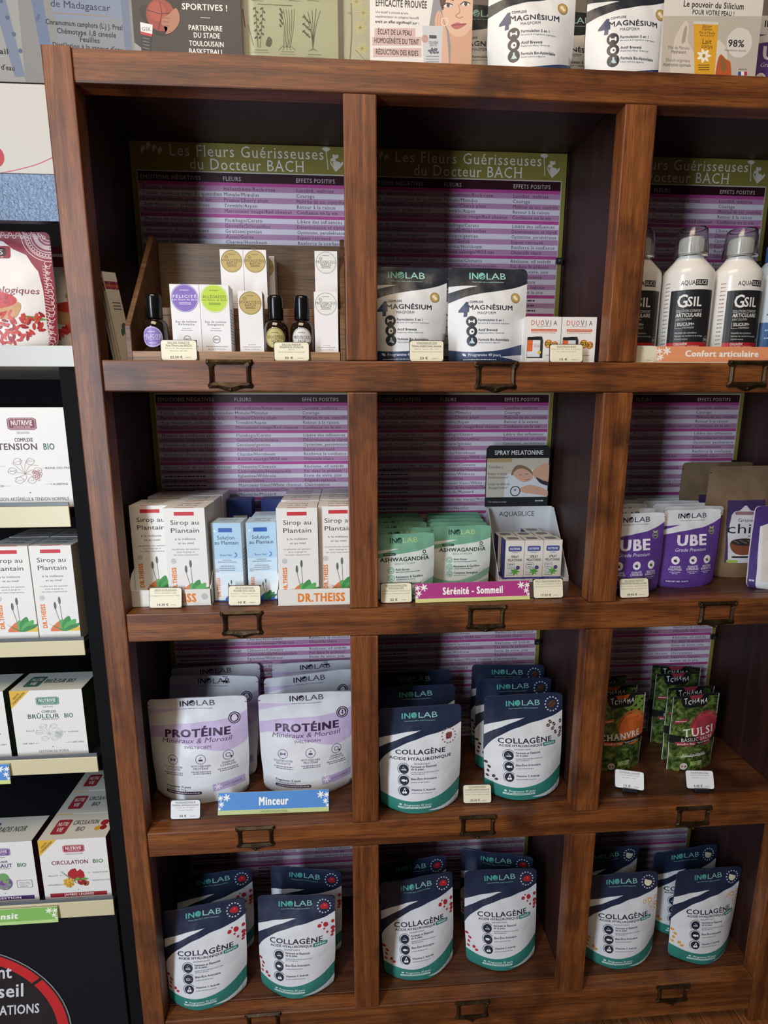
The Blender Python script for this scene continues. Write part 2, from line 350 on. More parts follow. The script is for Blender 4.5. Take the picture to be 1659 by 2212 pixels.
def poster_art(PH, vt):
    a = Art(PW, PH); z = lambda v: max(0, (v-vt)*.375/PH); hh = lambda h: h*.385/PH
    def Tx(t, u, v, h, wd=None, c='#33212f', al='L'):
        if z(v)-hh(h)*.5 > -.0 and z(v)+hh(h)*.6 < 1: a.T(t, u, (v-vt)*.375/PH, hh(h), wd or (.322 if u == .41 and len(t) > 30 else .222 if u == .745 and len(t) > 22 else None), c, al, serif=True)
    a.Rc(.026, z(.093), .978, 1, '#e6dce8', 1)
    if vt < .09:
        a.L([(.026, 1), (.026, z(.093)), (.978, z(.093)), (.978, 1)], .0035, '#cfc8b8', 4)
        a.Rc(.028, z(.096), .976, z(.138), '#33101c', 2)
        Tx('Les Fleurs Guérisseuses', .525, .004, .046, .70, '#e9e6dd', 'C'); Tx('du Docteur BACH', .525, .060, .046, .52, '#e9e6dd', 'C')
        for t, u in (('ÉMOTIONS NÉGATIVES', .04), ('FLEURS', .41), ('EFFETS POSITIFS', .745)): Tx(t, u, .121, .017, {'F': .082, 'E': .18, 'É': .27}[t[0]], '#d9c9cf')
    st = .0244; v = .1645
    for gi, (g, e, n) in enumerate(zip(FLEURS, EFF, NEG)):
        if z(v+st*.5) < 1: a.Rc(.028, z(v-st*1.1), .976, z(v-st*.45), '#c04c96', 2)
        for i, t in enumerate(g):
            if z(v+st*.6) < 1:
                if i % 2 == (0 if gi == 0 else 1): a.Rc(.028, z(v-st*.5), .976, z(v+st*.5), '#bf8cb2', 2)
                if t: Tx(t, .41, v, .0150)
                else: a.dash(.41, .60, z(v), .007, '#4a3a48', 3)
                if e[i]: Tx(e[i], .745, v, .0150)
                elif t and gi < 4: a.dash(.745, .88, z(v), .007, '#4a3a48', 3)
                if n[i]: Tx(n[i], .045, v, .0150)
                elif t: a.dash(.045, .25, z(v), .007, '#4a3a48', 3)
            v += st
        v += .0165
    # white flower silhouettes in the corners
    w = '#ddd9cc'
    if vt < 0:
        a.L([(.895, z(.07)), (.887, z(-.012))], .004, w); a.B([(.868, z(-.02)), (.887, z(-.028)), (.906, z(-.02)), (.889, z(-.008))], w)
        for u, v_ in ((.075, -.015), (.1, -.005), (.125, .005), (.05, .0)): a.B([(u, z(v_)), (u+.012, z(v_-.012)), (u+.022, z(v_+.002)), (u+.012, z(v_+.010)), (u+.004, z(v_+.022))], w)
        for k in range(7): a.C(.928+.016*cos(k*2.4)*(.4+k*.1), z(.012+.014*(k % 3)), .010, w, 2, 10, .7, k*40)
    if vt < .05:
        for k in range(5): a.B([(.930, z(.078)), (.907+.011*k, z(.045)), (.905+.015*k, z(.040-.004*abs(k-2))), (.917+.011*k, z(.05))], w)
    return a
ROWN = ['top row', 'second row', 'third row', 'bottom row']; COLN = ['left column', 'middle column', 'right column']
for r, (v0, top) in enumerate(((1.627, 1.6383), (1.2415, 1.2285), (.855, .8385), (.4685, .4385))):
    PH = top-FLO[r]-.0006; p0 = None
    b = MB(); b.box(-PW/2, PW/2, 0, .0025, 0, PH, M('#8d833f', 'print'), mats={'b': M('#8d8577')})
    poster_art(PH, (v0-top)/.375).emit(flat_front(PW, PH, 0), lambda v: b, 'print')
    for c in range(3):
        loc = (.2335+.3985*c, .2438, FLO[r]+.0006); lab = f'purple flower remedy poster at the back of the {ROWN[r]} compartment, {COLN[c]}'
        if not p0:
            p0 = b.build('remedy_poster'); p0.location = loc; tag(p0, lab, 'poster', 'flower remedy posters behind the goods')
            zc = v0-.4664*.375-FLO[r]-.005
            cb = MB(); cb.box(PW/2-.012, PW/2+.001, -.006, -.0008, zc, zc+.011, M('#1d1c1c', 'gloss')); cb.box(PW/2-.008, PW/2-.003, -.0085, -.006, zc+.003, zc+.008, M('#77736c', 'metal')); cb.build('clip', p0, bevel=.0006)
        else: dup(p0, loc, (0, 0, 0), lab)

# ------------------------------------------------------------------ stand-up pouches
class Pouch:
    """front surface of a filled stand-up pouch as a function of (u, v)"""
    def __init__(s, W, H, D, seed=0, flat=0, corner=.008): s.W, s.H, s.D, s.ph, s.flat, s.r = W, H, D, seed, flat, corner
    def thick(s, u, v):
        t = 1-v; q = abs(2*u-1)
        kn = [(0, .93), (.1, 1), (.25, .95), (.45, .78), (.65, .52), (.8, .26), (.88, .10), (.93, .02), (1, .0)]
        for (a, fa), (b, fb) in zip(kn, kn[1:]):
            if t <= b: k = (t-a)/(b-a); k = k*k*(3-2*k)*.5+k*.5; pf = fa+(fb-fa)*k; break
        return s.D/2*pf*(1-q**2.3)+.0009
    def half(s, v):
        z = s.H*(1-v); r = min(s.r, s.H*.06); h = s.W/2
        if z > s.H-r: h -= r-math.sqrt(max(0, r*r-(r-(s.H-z))**2))
        rb = s.H*.13
        if z < rb: h -= s.W*(.085 if s.r > .004 else .02)*(1-math.sqrt(max(0, 1-((rb-z)/rb)**2)))
        t = 1-v
        return h*(1-.035*math.exp(-((t-.16)/.16)**2))
    def wr(s, u, v):
        t = 1-v; m = (1-abs(2*u-1)**3)
        return m*(.0011*sin(9*u+5*v+s.ph)*sin(14*v+2.*s.ph)+.0007*sin(23*u-11*v+1.7*s.ph)*(v < .5)*(1 if v > .12 else v/.12))*s.W/.15 - .0018*s.flat*sin(pi*u*3+s.ph)*max(0, 1-v*6)
    def ripple(s, u): return .0016*(sin(11*u+s.ph)*.6+sin(5*u+2*s.ph))*s.W/.15
    def front(s, u, v, o=0):
        return ((2*u-1)*s.half(v), -s.thick(u, v)-s.wr(u, v)-s.ripple(u)*max(0, 1-v*3)-o*1.6, s.H*(1-v))
    def back(s, u, v):
        return ((2*u-1)*s.half(v), s.thick(u, v)*.9+.0004-s.ripple(u)*max(0, 1-v*3), s.H*(1-v))
_P = {}
def pouch(key, art_fn, W, H, D, base, back, name, cat, label, loc, yaw=0, lean=0, roll=0, group=None, seed=0, edge=None, kind='foil', corner=.008):
    rot = (R(-lean), R(roll), R(yaw))
    k = (key, seed, D)
    if k in _P: return dup(_P[k], loc, rot, label, group)
    p = Pouch(W, H, D, seed*1.3+.4, 1, corner); t = thing(name, label, cat, loc, rot, group)
    body, seal = MB(), MB(); sp = .060; NU, NV = 16, 24
    mat = base if not isinstance(base, str) else M(base, kind); bk = M(back, kind)
    vs_ = sorted(set([i/NV for i in range(NV+1)]+[sp, .004, .012, .025, .99]))
    for fn, m_, fl in ((p.front, mat, 1), (p.back, bk, 0)):
        for v0, v1 in zip(vs_, vs_[1:]):
            mb = seal if v1 <= sp+1e-6 else body
            for i in range(NU):
                q = [fn(i/NU, v1), fn((i+1)/NU, v1), fn((i+1)/NU, v0), fn(i/NU, v0)]
                if fl: mb.face([q[3], q[0], q[1]], m_); mb.face([q[3], q[1], q[2]], m_)
                else: mb.face(q[::-1], m_)
    for v0, v1 in zip(vs_, vs_[1:]):          # side and top seams
        mb = seal if v1 <= sp+1e-6 else body
        mb.face([p.back(0, v1), p.front(0, v1), p.front(0, v0), p.back(0, v0)], bk); mb.face([p.front(1, v1), p.back(1, v1), p.back(1, v0), p.front(1, v0)], bk)
    for i in range(NU):
        seal.face([p.front(i/NU, 0), p.front((i+1)/NU, 0), p.back((i+1)/NU, 0), p.back(i/NU, 0)], bk)
        body.face([p.back(i/NU, 1), p.back((i+1)/NU, 1), p.front((i+1)/NU, 1), p.front(i/NU, 1)], bk)
    def onface(u, v, o):                       # a printed point lies on the facet of the body it belongs to
        i = min(NU-1, int(u*NU+1e-9)); j = max(k for k in range(len(vs_)-1) if vs_[k] <= v+1e-9)
        a = u*NU-i; b = (v-vs_[j])/(vs_[j+1]-vs_[j]); q = [p.front(x/NU, y) for y in (vs_[j], vs_[j+1]) for x in (i, i+1)]
        r = [q[0][k]+a*(q[1][k]-q[0][k])+b*(q[3][k]-q[1][k]) if a >= b else q[0][k]+b*(q[2][k]-q[0][k])+a*(q[3][k]-q[2][k]) for k in range(3)]
        return (r[0], r[1]-o*1.6, r[2])
    art = Art(W, H); art_fn(art); art.emit(onface, lambda v: seal if v < sp else body, kind, step=W/NU*1.0001, split=sp, lay=.00007, vcuts=vs_, cells=(NU, vs_))
    for u0, u1 in ((0, .02), (.98, 1)):       # tear notches below the seal
        seal.face([p.front(u0, sp-.006, .0006), p.front(u1, sp-.006, .0006), p.front(u1, sp, .0006), p.front(u0, sp, .0006)], M('#101216'))
    for nm, b_ in (('pouch_body', body), ('top_seal', seal)):
        o = b_.build(nm, t, smooth=False)
        bm = bmesh.new(); bm.from_mesh(o.data); bmesh.ops.remove_doubles(bm, verts=bm.verts, dist=2e-5); bm.to_mesh(o.data); bm.free()
        o.data.polygons.foreach_set('use_smooth', [True]*len(o.data.polygons))
        o.data.set_sharp_from_angle(angle=R(50))
    _P[k] = t; return t
def logo(a, u, v, h, w, c1, c2, tagc, tagline=True):
    a.T('IN', u-w*.375, v, h, w*.23, c1, b=1); r = h*a.H/a.W*.56
    a.C(u-w*.155, v, r, c1, 3); bgc = tagc
    a.B([(u-w*.155-r*.9, v+h*.22), (u-w*.155, v-h*.02), (u-w*.155+r*.95, v-h*.30), (u-w*.155+r*.2, v+h*.1)], bgc, 4)
    a.B([(u-w*.155-r*.55, v+h*.46), (u-w*.155+r*.1, v+h*.28), (u-w*.155+r*.85, v+h*.02), (u-w*.155+r*.25, v+h*.42)], bgc, 4)
    a.T('LAB', u+w*.23, v, h, w*.52, c2)
    if tagline: a.T('Votre bien-être, notre innovation', u, v+h*.95, h*.20, w*.85, c2)
NAVY, TEAL, WHT, INK = '#1f2a44', '#2f7f77', '#d9dce2', '#20263c'
def bullets(a, rows, u0, r, ic, tc, h, gap=.085):
    for v, t, subs in rows:
        a.C(u0, v, r, ic, 3); k = hash_(t)
        a.O(u0, v, r*1.28, r*.10, ic, 2, 28, 130, 330)
        if k == 0: a.L([(u0-r*.5, v+r*.1), (u0+r*.5, v+r*.1)], .010, '#e8eaee', 4); a.C(u0-r*.1, v-r*.25, r*.14, '#7fb5ac', 4, 8); a.C(u0+r*.2, v-r*.1, r*.12, '#7fb5ac', 4, 8)
        elif k == 1: a.C(u0-r*.1, v, r*.48, '#e8eaee', 4, 16, .5); a.P([(u0+r*.25, v), (u0+r*.62, v-r*.3*a.W/a.H), (u0+r*.62, v+r*.3*a.W/a.H)], '#e8eaee', 4)
        else: a.C(u0-r*.22, v+r*.25, r*.26, '#e8eaee', 4, 12); a.C(u0+r*.25, v+r*.2, r*.26, '#e8eaee', 4, 12); a.L([(u0-r*.2, v), (u0+r*.1, v-r*.5), (u0+r*.25, v)], .008, '#e8eaee', 4)
        lines = t.split('|')
        for i, ln in enumerate(lines): a.T(ln, u0+gap, v-.012+(i-.5*(len(lines)-1))*h*1.25-.004, h, None, tc, 'L', b=1)
        for j, (s0, s1) in enumerate(subs): a.dash(u0+gap, u0+gap+s1, v+.018+.016*j+(.012 if len(lines) > 1 else 0), .0075, '#8d929e', 2)
def hash_(t): return 0 if t[0] in 'F' else 1 if t[0] in 'B' else 2
def coll_art(kind):
    def f(a):
        low = smooth([(1.0, .170), (.88, .215), (.72, .245), (.5, .280), (.30, .330), (.14, .405), (.05, .475), (0, .545)], 5)
        up = smooth([(0, .385), (.10, .335), (.24, .285), (.42, .235), (.50, .216)], 4)+smooth([(.50, .216), (.38, .220), (.22, .240), (.08, .268), (0, .292)], 4)[1:]
        a.P([(0, 0), (1, 0)]+low, NAVY, 1); a.P(up, WHT, 2)
        a.P(smooth([(0, .835), (.2, .86), (.42, .868), (.64, .845), (.84, .795), (1, .725)], 6)+[(1, 1), (0, 1)], TEAL, 1)
        a.P(smooth([(1, .865), (.9, .915), (.75, .955), (.58, .972)], 4)+smooth([(.58, .972), (.74, .985), (.86, .985), (1, .975)], 4)[1:], WHT, 2)
        logo(a, .49, .082, .050, .44, '#58b0a6', '#8cc3bd', NAVY)
        # flavour roundel in the corner
        U, V = (.86, .105) if kind != 'choc' else (.84, .285)
        for k in range(14): a.Rc(U+.085*cos(k*.45)-.009, V+.085*sin(k*.45)*a.W/a.H-.006, U+.085*cos(k*.45)+.009, V+.085*sin(k*.45)*a.W/a.H+.006, '#c9cdd8' if kind != 'choc' else '#9a6a60', 3)
        if kind == 'berry':
            for dx, dy, r in ((-.02, .004, .03), (.02, -.006, .032), (.03, .012, .026), (0, -.012, .026), (-.005, .014, .024)): a.C(U+dx, V+dy, r, '#b3222c', 4, 12)
            a.C(U+.01, V-.008, .012, '#d9575b', 5, 8)
        elif kind == 'coffee': a.C(U, V, .05, '#5b3a2a', 4, 16, .75, -40); a.L([(U-.03, V+.02), (U+.03, V-.02)], .008, '#2d1a12', 5)
        elif kind == 'choc': a.Rc(U-.035, V-.022, U+.025, V+.028, '#6a2e2a', 4); a.Rc(U-.02, V-.03, U+.04, V+.015, '#7c3a33', 5)
        else: a.P([(U-.045, V-.03)]+[(U+.055*cos(R(x)), V+.055*sin(R(x))*a.W/a.H) for x in range(-10, 171, 20)], '#e6dcc4', 4)
        cc = {'berry': '#b02a35', 'coffee': '#4d3326', 'van': '#d79a3c'}.get(kind)
        if cc:
            for k, (u, v) in enumerate(((.80, .30), (.88, .295), (.97, .275), (.86, .335), (.97, .345), (.90, .375), (.97, .385), (.96, .42), (.83, .27))):
                r = (.026, .034, .024, .014, .028, .016, .026, .02, .012)[k]
                if kind == 'coffee': r = .026
                a.C(u, v, r, cc, 3, 14, .75 if kind == 'coffee' else .9, k*50)
                if kind == 'coffee': a.L([(u-r*.7, v+.006), (u+r*.7, v-.006)], .006, '#d9cfc4', 4)
                elif kind == 'van': a.C(u, v, r*.6, '#ece6d8', 4, 10)
            for k, (u, v) in enumerate(((.02, .66), (.055, .70), (.04, .745), (.10, .785), (.13, .81), (.03, .795))): a.C(u, v, .024-.002*(k % 3), cc, 3, 12, .75, k*40)
        if kind == 'choc':
            a.T('COLLAGÈNE', .49, .405, .042, .60, INK, b=1); a.T('ACIDE HYALURONIQUE', .49, .465, .026, .75, INK, b=1); a.T('SKINFORM', .5, .51, .016, .19, '#5d6275')
        else:
            a.T('COLLAGÈNE', .50, .425, .046, .68, INK, b=1); a.T('ACIDE HYALURONIQUE', .44, .470, .021, .54, INK, b=1)
            a.RR(.72, .452, .90, .488, TEAL, 2); a.T('MARIN', .81, .470, .017, .13, '#dfeae8', b=1); a.T('SKINFORM', .45, .502, .014, .20, '#5d6275')
        bullets(a, [(.562, 'Fermeté et Élasticité|de la peau', [(0, .34), (0, .16)]), (.668, 'Bien-Être Articulaire', [(0, .22)]), (.772, 'Vitamine C Acérola', [(0, .26)])], .285, .058, INK, '#333a52', .0185)
        a.T('Programme 45 jours', .45, .905, .020, .34, '#d9ebe8', b=1); a.C(.235, .905, .018, '#d9ebe8', 3, 10, .6); a.RR(.2, .925, .62, .945, '#d9ebe8', 3, .45); a.dash(.22, .6, .935, .006, TEAL, 4)
    return f
def magn_art(a):
    D = '#20242f'; B2 = '#2f3f63'
    low = smooth([(1.0, .150), (.86, .195), (.66, .232), (.44, .262), (.22, .300), (0, .365)], 5); up = smooth([(0, .262), (.10, .238), (.22, .212), (.36, .188)], 4)+smooth([(.36, .188), (.22, .186), (.1, .19), (0, .196)], 4)[1:]
    a.P([(0, 0), (1, 0)]+low, D, 1); a.P(up, '#d9dadc', 2)
    a.P(smooth([(0, .852), (.2, .878), (.45, .878), (.70, .85), (1, .780)], 6)+[(1, 1), (0, 1)], B2, 1); a.P([(.64, .93), (1, .90), (1, .975)], WHT, 2)
    logo(a, .49, .082, .066, .47, '#7fc4b4', '#9ccfc4', D)
    a.O(.84, .308, .062, .012, '#9a8247', 3); a.C(.84, .308, .05, '#b79d5e', 3); a.C(.83, .30, .022, '#e6dcc0', 4, 12); a.C(.85, .318, .02, '#e6dcc0', 4, 12)
    a.T('4', .185, .435, .145, .105, B2, b=2, it=.1); a.T('COMPLEXE', .335, .357, .021, .165, '#3a4054', b=1); a.T('MAGNÉSIUM', .515, .415, .048, .56, '#262b3d', b=1); a.T('MAGFORM', .46, .474, .028, .22, '#4a5064')
    for v, t, s0 in ((.562, 'Formulation 5 en 1', .40), (.665, 'Actif Breveté', .32), (.766, 'Formule Bio-Assimilable', .30)):
        a.C(.275, v, .066, '#1d2230', 3)
        if t[-1] == '1': a.Rc(.245, v-.006, .305, v+.006, '#dfe2e6', 4); a.Rc(.238, v-.018, .255, v+.018, '#dfe2e6', 4); a.Rc(.295, v-.018, .312, v+.018, '#dfe2e6', 4)
        elif t[0] == 'A': a.C(.275, v+.004, .03, '#dfe2e6', 4, 14, 1.2, 20); a.C(.28, v+.004, .012, '#1d2230', 5, 10)
        else: a.P([(.265, v-.03), (.285, v-.03), (.285, v-.008), (.312, v+.026), (.238, v+.026), (.265, v-.008)], '#a9c9cc', 4)
        a.T(t, .355, v-.014, .024, {'1': .32, 'é': .24, 'e': .40}[t[-1]], '#343a4c', 'L', b=1)
    a.T('B6 active & 4 magnésium organiques', .355, .580, .013, .40, '#4a5064', 'L', it=.15); a.T('Bisglycinate Albion TRAACS®', .355, .683, .013, .33, '#4a5064', 'L', it=.15); a.T('Haute tolérance digestive', .355, .784, .013, .28, '#4a5064', 'L', it=.15)
    a.T('Programme 40 jours', .44, .912, .027, .42, '#d5dae6', b=1); a.C(.18, .91, .026, '#d5dae6', 3, 12, .55, 30); a.RR(.14, .947, .62, .972, '#1d2740', 3, .4); a.dash(.16, .6, .96, .008, '#c9cfdd', 4)
def ash_art(a):
    G = '#72a78e'
    low = smooth([(1, .20), (.8, .255), (.55, .285), (.3, .305), (.0, .375)], 5)
    a.P([(0, 0), (1, 0)]+low, G, 1); a.P(smooth([(0, .30), (.2, .265), (.42, .215)], 4)+smooth([(.42, .215), (.2, .225), (0, .25)], 4)[1:], '#d5dcd8', 2)
    a.P(smooth([(0, .83), (.3, .87), (.6, .83), (1, .68)], 6)+smooth([(1, .80), (.7, .90), (.35, .95), (0, .93)], 6), '#8fb9a4', 1); a.P(smooth([(0, .96), (.4, .985), (.7, .93), (1, .86)], 5)+[(1, 1), (0, 1)], '#a5c7b5', 1)
    logo(a, .50, .098, .075, .46, '#1f4034', '#b5cf8a', G)
    a.RR(.16, .278, .36, .315, '#1d4336', 2, .4); a.T('RHODIOLA 3', .26, .296, .018, .15, '#c9ddd0')
    a.T('ASHWAGANDHA', .51, .375, .058, .79, '#2b3a36', b=1); a.T('SERENITYFORM', .50, .440, .028, .33, '#8aa197')
    a.O(.83, .285, .03, .012, '#2b3a36', 3); a.dash(.79, .88, .33, .012, '#54635d', 3)
    for v, t, s in ((.535, 'Anti-Stress', .40), (.65, 'Résistance & Équilibre', .32), (.755, 'Complexe Synergique', .22)):
        a.C(.28, v, .052, '#6fa08c', 3); a.O(.28, v, .04, .009, '#dfe8e3', 4); a.L([(.262, v+.012), (.278, v-.016), (.298, v+.01)], .010, '#dfe8e3', 4)
        a.T(t, .35, v-.012, .031, {'A': .22, 'R': .45, 'C': .42}[t[0]], '#3f4d49', 'L', b=1); a.dash(.35, .35+s, v+.028, .010, '#5d6a66', 3)
    a.T('Programme 30 jours', .38, .895, .026, .34, '#3f6657'); a.RR(.13, .925, .66, .96, '#3d6b5a', 3, .4); a.dash(.15, .64, .943, .010, '#cfe0d6', 4)
def ube_art(a):
    PU = '#5b3b8c'; low = smooth([(0, .320), (.2, .285), (.45, .255), (.7, .225), (.88, .175), (1, .120)], 6)
    a.P(low+[(1, 1), (0, 1)], PU, 1); a.P(smooth([(0, .205), (.15, .195), (.3, .188)], 4)+smooth([(.3, .188), (.15, .22), (0, .255)], 4)[1:], PU, 1)
    logo(a, .505, .078, .060, .50, '#221c3f', '#3a3358', WHT)
    a.T('UBE', .5, .385, .132, .48, '#e6e2ee', b=2); a.T('Grade Premium', .49, .505, .043, .52, '#e0daf0', it=.3)
    a.O(.845, .28, .05, .008, '#9fae6c', 3); a.C(.845, .28, .042, '#4c4a63', 3); a.P([(.80, .215), (.845, .235), (.89, .215), (.87, .25), (.82, .25)], '#a8b878', 4); a.T('100%', .845, .28, .02, .06, '#c8d09a')
    for u, l1, l2, ic in ((.24, 'ORIGINE', 'PHILIPPINES', '#3a3142'), (.53, 'QUALITÉ', 'SUPÉRIEURE', '#4a3a6c'), (.79, 'SÉLECTION', 'BARISTA', '#3f5a36')):
        a.C(u, .64, .066, '#e9e6ee', 3); a.C(u-.004, .645, .03, ic, 4, 12, .7, 30); a.C(u+.012, .625, .014, '#c9b26a', 4, 8)
        a.T(l1, u, .725, .026, .17, '#e2deec', b=1); a.T(l2, u, .757, .026, .21, '#e2deec', b=1); a.dash(u-.09, u+.09, .792, .010, '#c3b8dc', 3); a.dash(u-.05, u+.05, .812, .010, '#c3b8dc', 3)
    a.RR(.08, .885, .5, .94, '#4a2e78', 2, .45); a.T('POIDS NET 100G - 20 LATTE', .29, .912, .02, .36, '#dcd6ea', b=1)
def prot_art(a):
    LI = '#b7a5cf'; INKP = '#3d2547'
    low = smooth([(1, .135), (.88, .19), (.7, .215), (.5, .225), (.25, .235), (0, .265)], 6)
    a.P(low[::-1]+smooth([(1, .135), (1, .3), (.98, .44), (.8, .50), (.55, .46), (.3, .40), (.12, .36), (0, .39)], 5)[1:], '#c3b4d8', 1)
    a.P(smooth([(0, .085), (.25, .095), (.45, .10)], 4)+smooth([(.45, .10), (.25, .115), (0, .15)], 4)[1:], '#c9bcdc', 1)
    logo(a, .50, .052, .052, .36, '#2c2338', '#4b4458', WHT)
    a.C(.87, .205, .062, '#33223f', 3); a.O(.87, .205, .052, .007, '#cfc4dd', 4); a.C(.868, .205, .028, '#dcd3e6', 4, 14, 1.3, 15); a.P([(.88, .19), (.905, .21), (.885, .235)], '#dcd3e6', 4)
    a.T('PROTÉINE', .5, .315, .068, .65, INKP, b=2); a.T('Minéraux & Morosil', .49, .385, .043, .70, '#5a4366', it=.25); a.T('SVELTIFORM', .5, .445, .024, .27, '#5a4d63')
    for u, v, l1, l2 in ((.24, .565, 'SCULPTEZ VOTRE', 'SILHOUETTE'), (.53, .555, 'PETIT DÉJEUNER', 'PROTÉINÉ'), (.80, .545, 'SYNERGIE', 'COMPLÈTE')):
        a.O(u, v, .052, .005, '#5d4a78', 3)
        if u < .3: a.Rc(u-.02, v-.005, u+.02, v+.005, '#6a5688', 3); a.Rc(u-.028, v-.014, u-.016, v+.014, '#6a5688', 3); a.Rc(u+.016, v-.014, u+.028, v+.014, '#6a5688', 3)
        elif u < .6: a.Rc(u-.02, v+.0, u+.02, v+.018, '#4d4060', 3); a.L([(u-.004, v-.008), (u+.004, v-.024)], .006, '#4d4060', 3)
        else: a.O(u, v, .024, .006, '#6a5688', 3); a.C(u+.03, v+.02, .011, '#4d4060', 3, 8)
        a.T(l1, u, v+.067, .018, .20 if u < .6 else .12, '#6a5a70'); a.T(l2, u, v+.092, .018, .15, '#6a5a70'); a.dash(u-.10, u+.10, v+.122, .008, '#7c6c84', 3); a.dash(u-.08, u+.1, v+.14, .008, '#7c6c84', 3)
    a.T('Programme 15 jours', .145, .822, .020, .27, '#3c3044', 'L', b=1); a.T('15 portions de 29,3 g', .145, .848, .015, .22, '#4c4054', 'L'); a.RR(.14, .866, .53, .896, '#43304d', 3, .4); a.dash(.16, .51, .881, .010, '#cfc4d8', 4)
    a.P([(.645, .808), (.96, .788), (.965, .862), (.65, .882)], LI, 2)
    for k in range(6): a.B([(.70, .838), (.70+.02*cos(k*1.05+.4), .838+.018*sin(k*1.05+.4)), (.70+.045*cos(k*1.05+.1), .838+.038*sin(k*1.05+.1)), (.70+.02*cos(k*1.05-.2), .838+.018*sin(k*1.05-.2))], '#ece6f2', 3)
    a.T('GOÛT VANILLE', .84, .833, .020, .18, '#6c5a86', rot=3)
def tch_art(kind):
    def f(a):
        c1, c2 = ('#9a3442', '#b03a46') if kind == 'tulsi' else ('#c8602c', '#d06a34')
        a.Rc(0, 0, .012, 1, '#c9ccd2', 2); a.Rc(.988, 0, 1, 1, '#c9ccd2', 2)
        if kind != 'tulsi':
            a.P([(.35, 0), (1, 0), (1, .3), (.8, .27), (.55, .18)], '#6f8a3a', 1)
            for k in range(22): a.C(.62+.36*((k*37) % 23)/23, .05+.2*((k*17) % 19)/19, .010+.008*(k % 3), '#1c260f', 2, 8)
        a.P([(.18, 0)]+smooth([(.18, .055), (.22, .13), (.32, .158), (.62, .158), (.74, .13), (.78, .055)], 4)+[(.78, 0)], '#14161a', 2); a.P([(.0, 0), (1, 0), (1, .03), (0, .03)], '#14161a', 1)
        a.P([(.34, .0), (.66, .0), (.60, .055), (.40, .055)], c1, 3)
        for k, ch in enumerate('TCHAMA'): a.T(ch, .275+.09*k, .080+.010*((k*5) % 3-1), (.075, .055, .058, .06, .058, .055)[k], .062 if ch not in 'I' else .03, '#e6e6e2', b=1, rot=(6, -8, 4, -6, 8, -10)[k])
        a.C(.74, .45, .32, c2, 2, 40); a.O(.74, .45, .37, .035, c1, 2, 40, -170, 20); a.C(.74, .45, .26, c1, 3, 30)
        for k in range(26): a.C(.48+.5*((k*29) % 31)/31, .28+.34*((k*13) % 17)/17, .011, '#3a5a1c', 3, 6)
        a.P([(.06, .325), (.32, .29), (.33, .325), (.08, .365)], c1, 4); a.dash(.09, .30, .327, .012, '#e8d2c8', 5)
        if kind == 'tulsi':
            a.P(smooth([(0, .505), (.4, .530), (.8, .520), (1, .495)], 4)+smooth([(1, .60), (.7, .64), (.3, .645), (0, .61)], 4), '#17191b', 3)
            a.T('TULSI', .58, .470, .100, .66, '#ece8e0', b=1, rot=4, l=5, serif=True); a.T('BASILIC SACRÉ', .56, .565, .045, .68, '#ece8e0', rot=3, l=5, serif=True)
        else:
            a.P(smooth([(0, .57), (.4, .590), (.8, .575), (1, .55)], 4)+smooth([(1, .60), (.7, .635), (.3, .64), (0, .62)], 4), '#17191b', 3)
            a.T('CHANVRE', .48, .530, .080, .84, '#ece8e0', b=1, rot=4, l=5, serif=True)
        a.B([(.12, .60), (.35, .605), (.52, .60), (.50, .645), (.35, .655), (.14, .64)], c1, 4); a.T('poudre fine', .32, .625, .028, .34, '#f0dcd4', b=1, l=5); a.T('"façon matcha"', .70, .612, .024, .32, '#e4e0d8', l=5, rot=3)
        if kind == 'tulsi': a.T('bio-équitable', .50, .775, .05, .50, '#e6e6e0', it=.45, l=4, rot=3); a.L([(.22, .80), (.78, .785)], .01, '#e6e6e0', 4)
        a.C(.30, .93, .075, '#cfc9bd', 3); a.C(.27, .93, .02, '#a8403e', 4, 8); a.C(.33, .93, .02, '#4a4a4a', 4, 8); a.Rc(.42, .865, .60, .935, '#8fb04a', 3); a.Rc(.60, .865, .70, .935, '#b9c8a0', 3); a.L([(.45, .90), (.50, .885), (.56, .90), (.51, .915), (.45, .90)], .008, '#eef2e2', 4)
    return f

def top_at(px, py, fl, H, lean=0, yaw=0, ymax=.225):     # where the base of a pouch stands whose top edge is seen at px, py
    p = PZ(px, py, FLO[fl]+H*cos(R(lean))); s = H*sin(R(lean)); y = min(ymax, p.y)
    return PY(px, py, y).x+s*sin(R(yaw)), y-s*cos(R(yaw))
COLL = dict(W=.150, H=.193, D=.056, base=WHT, back='#27324c', name='collagen_pouch', cat='pouch')
def coll(kind, px, py, fl, label, yaw, seed=0, lean=0, roll=0, group='collagen pouches in the lower compartments'):
    x, y = top_at(px, py, fl, COLL['H'], lean, yaw); return pouch('coll_'+kind, coll_art(kind), loc=(x, y, FLO[fl]+.0004), label=label, yaw=yaw, seed=seed, lean=lean, roll=roll, group=group, **COLL)
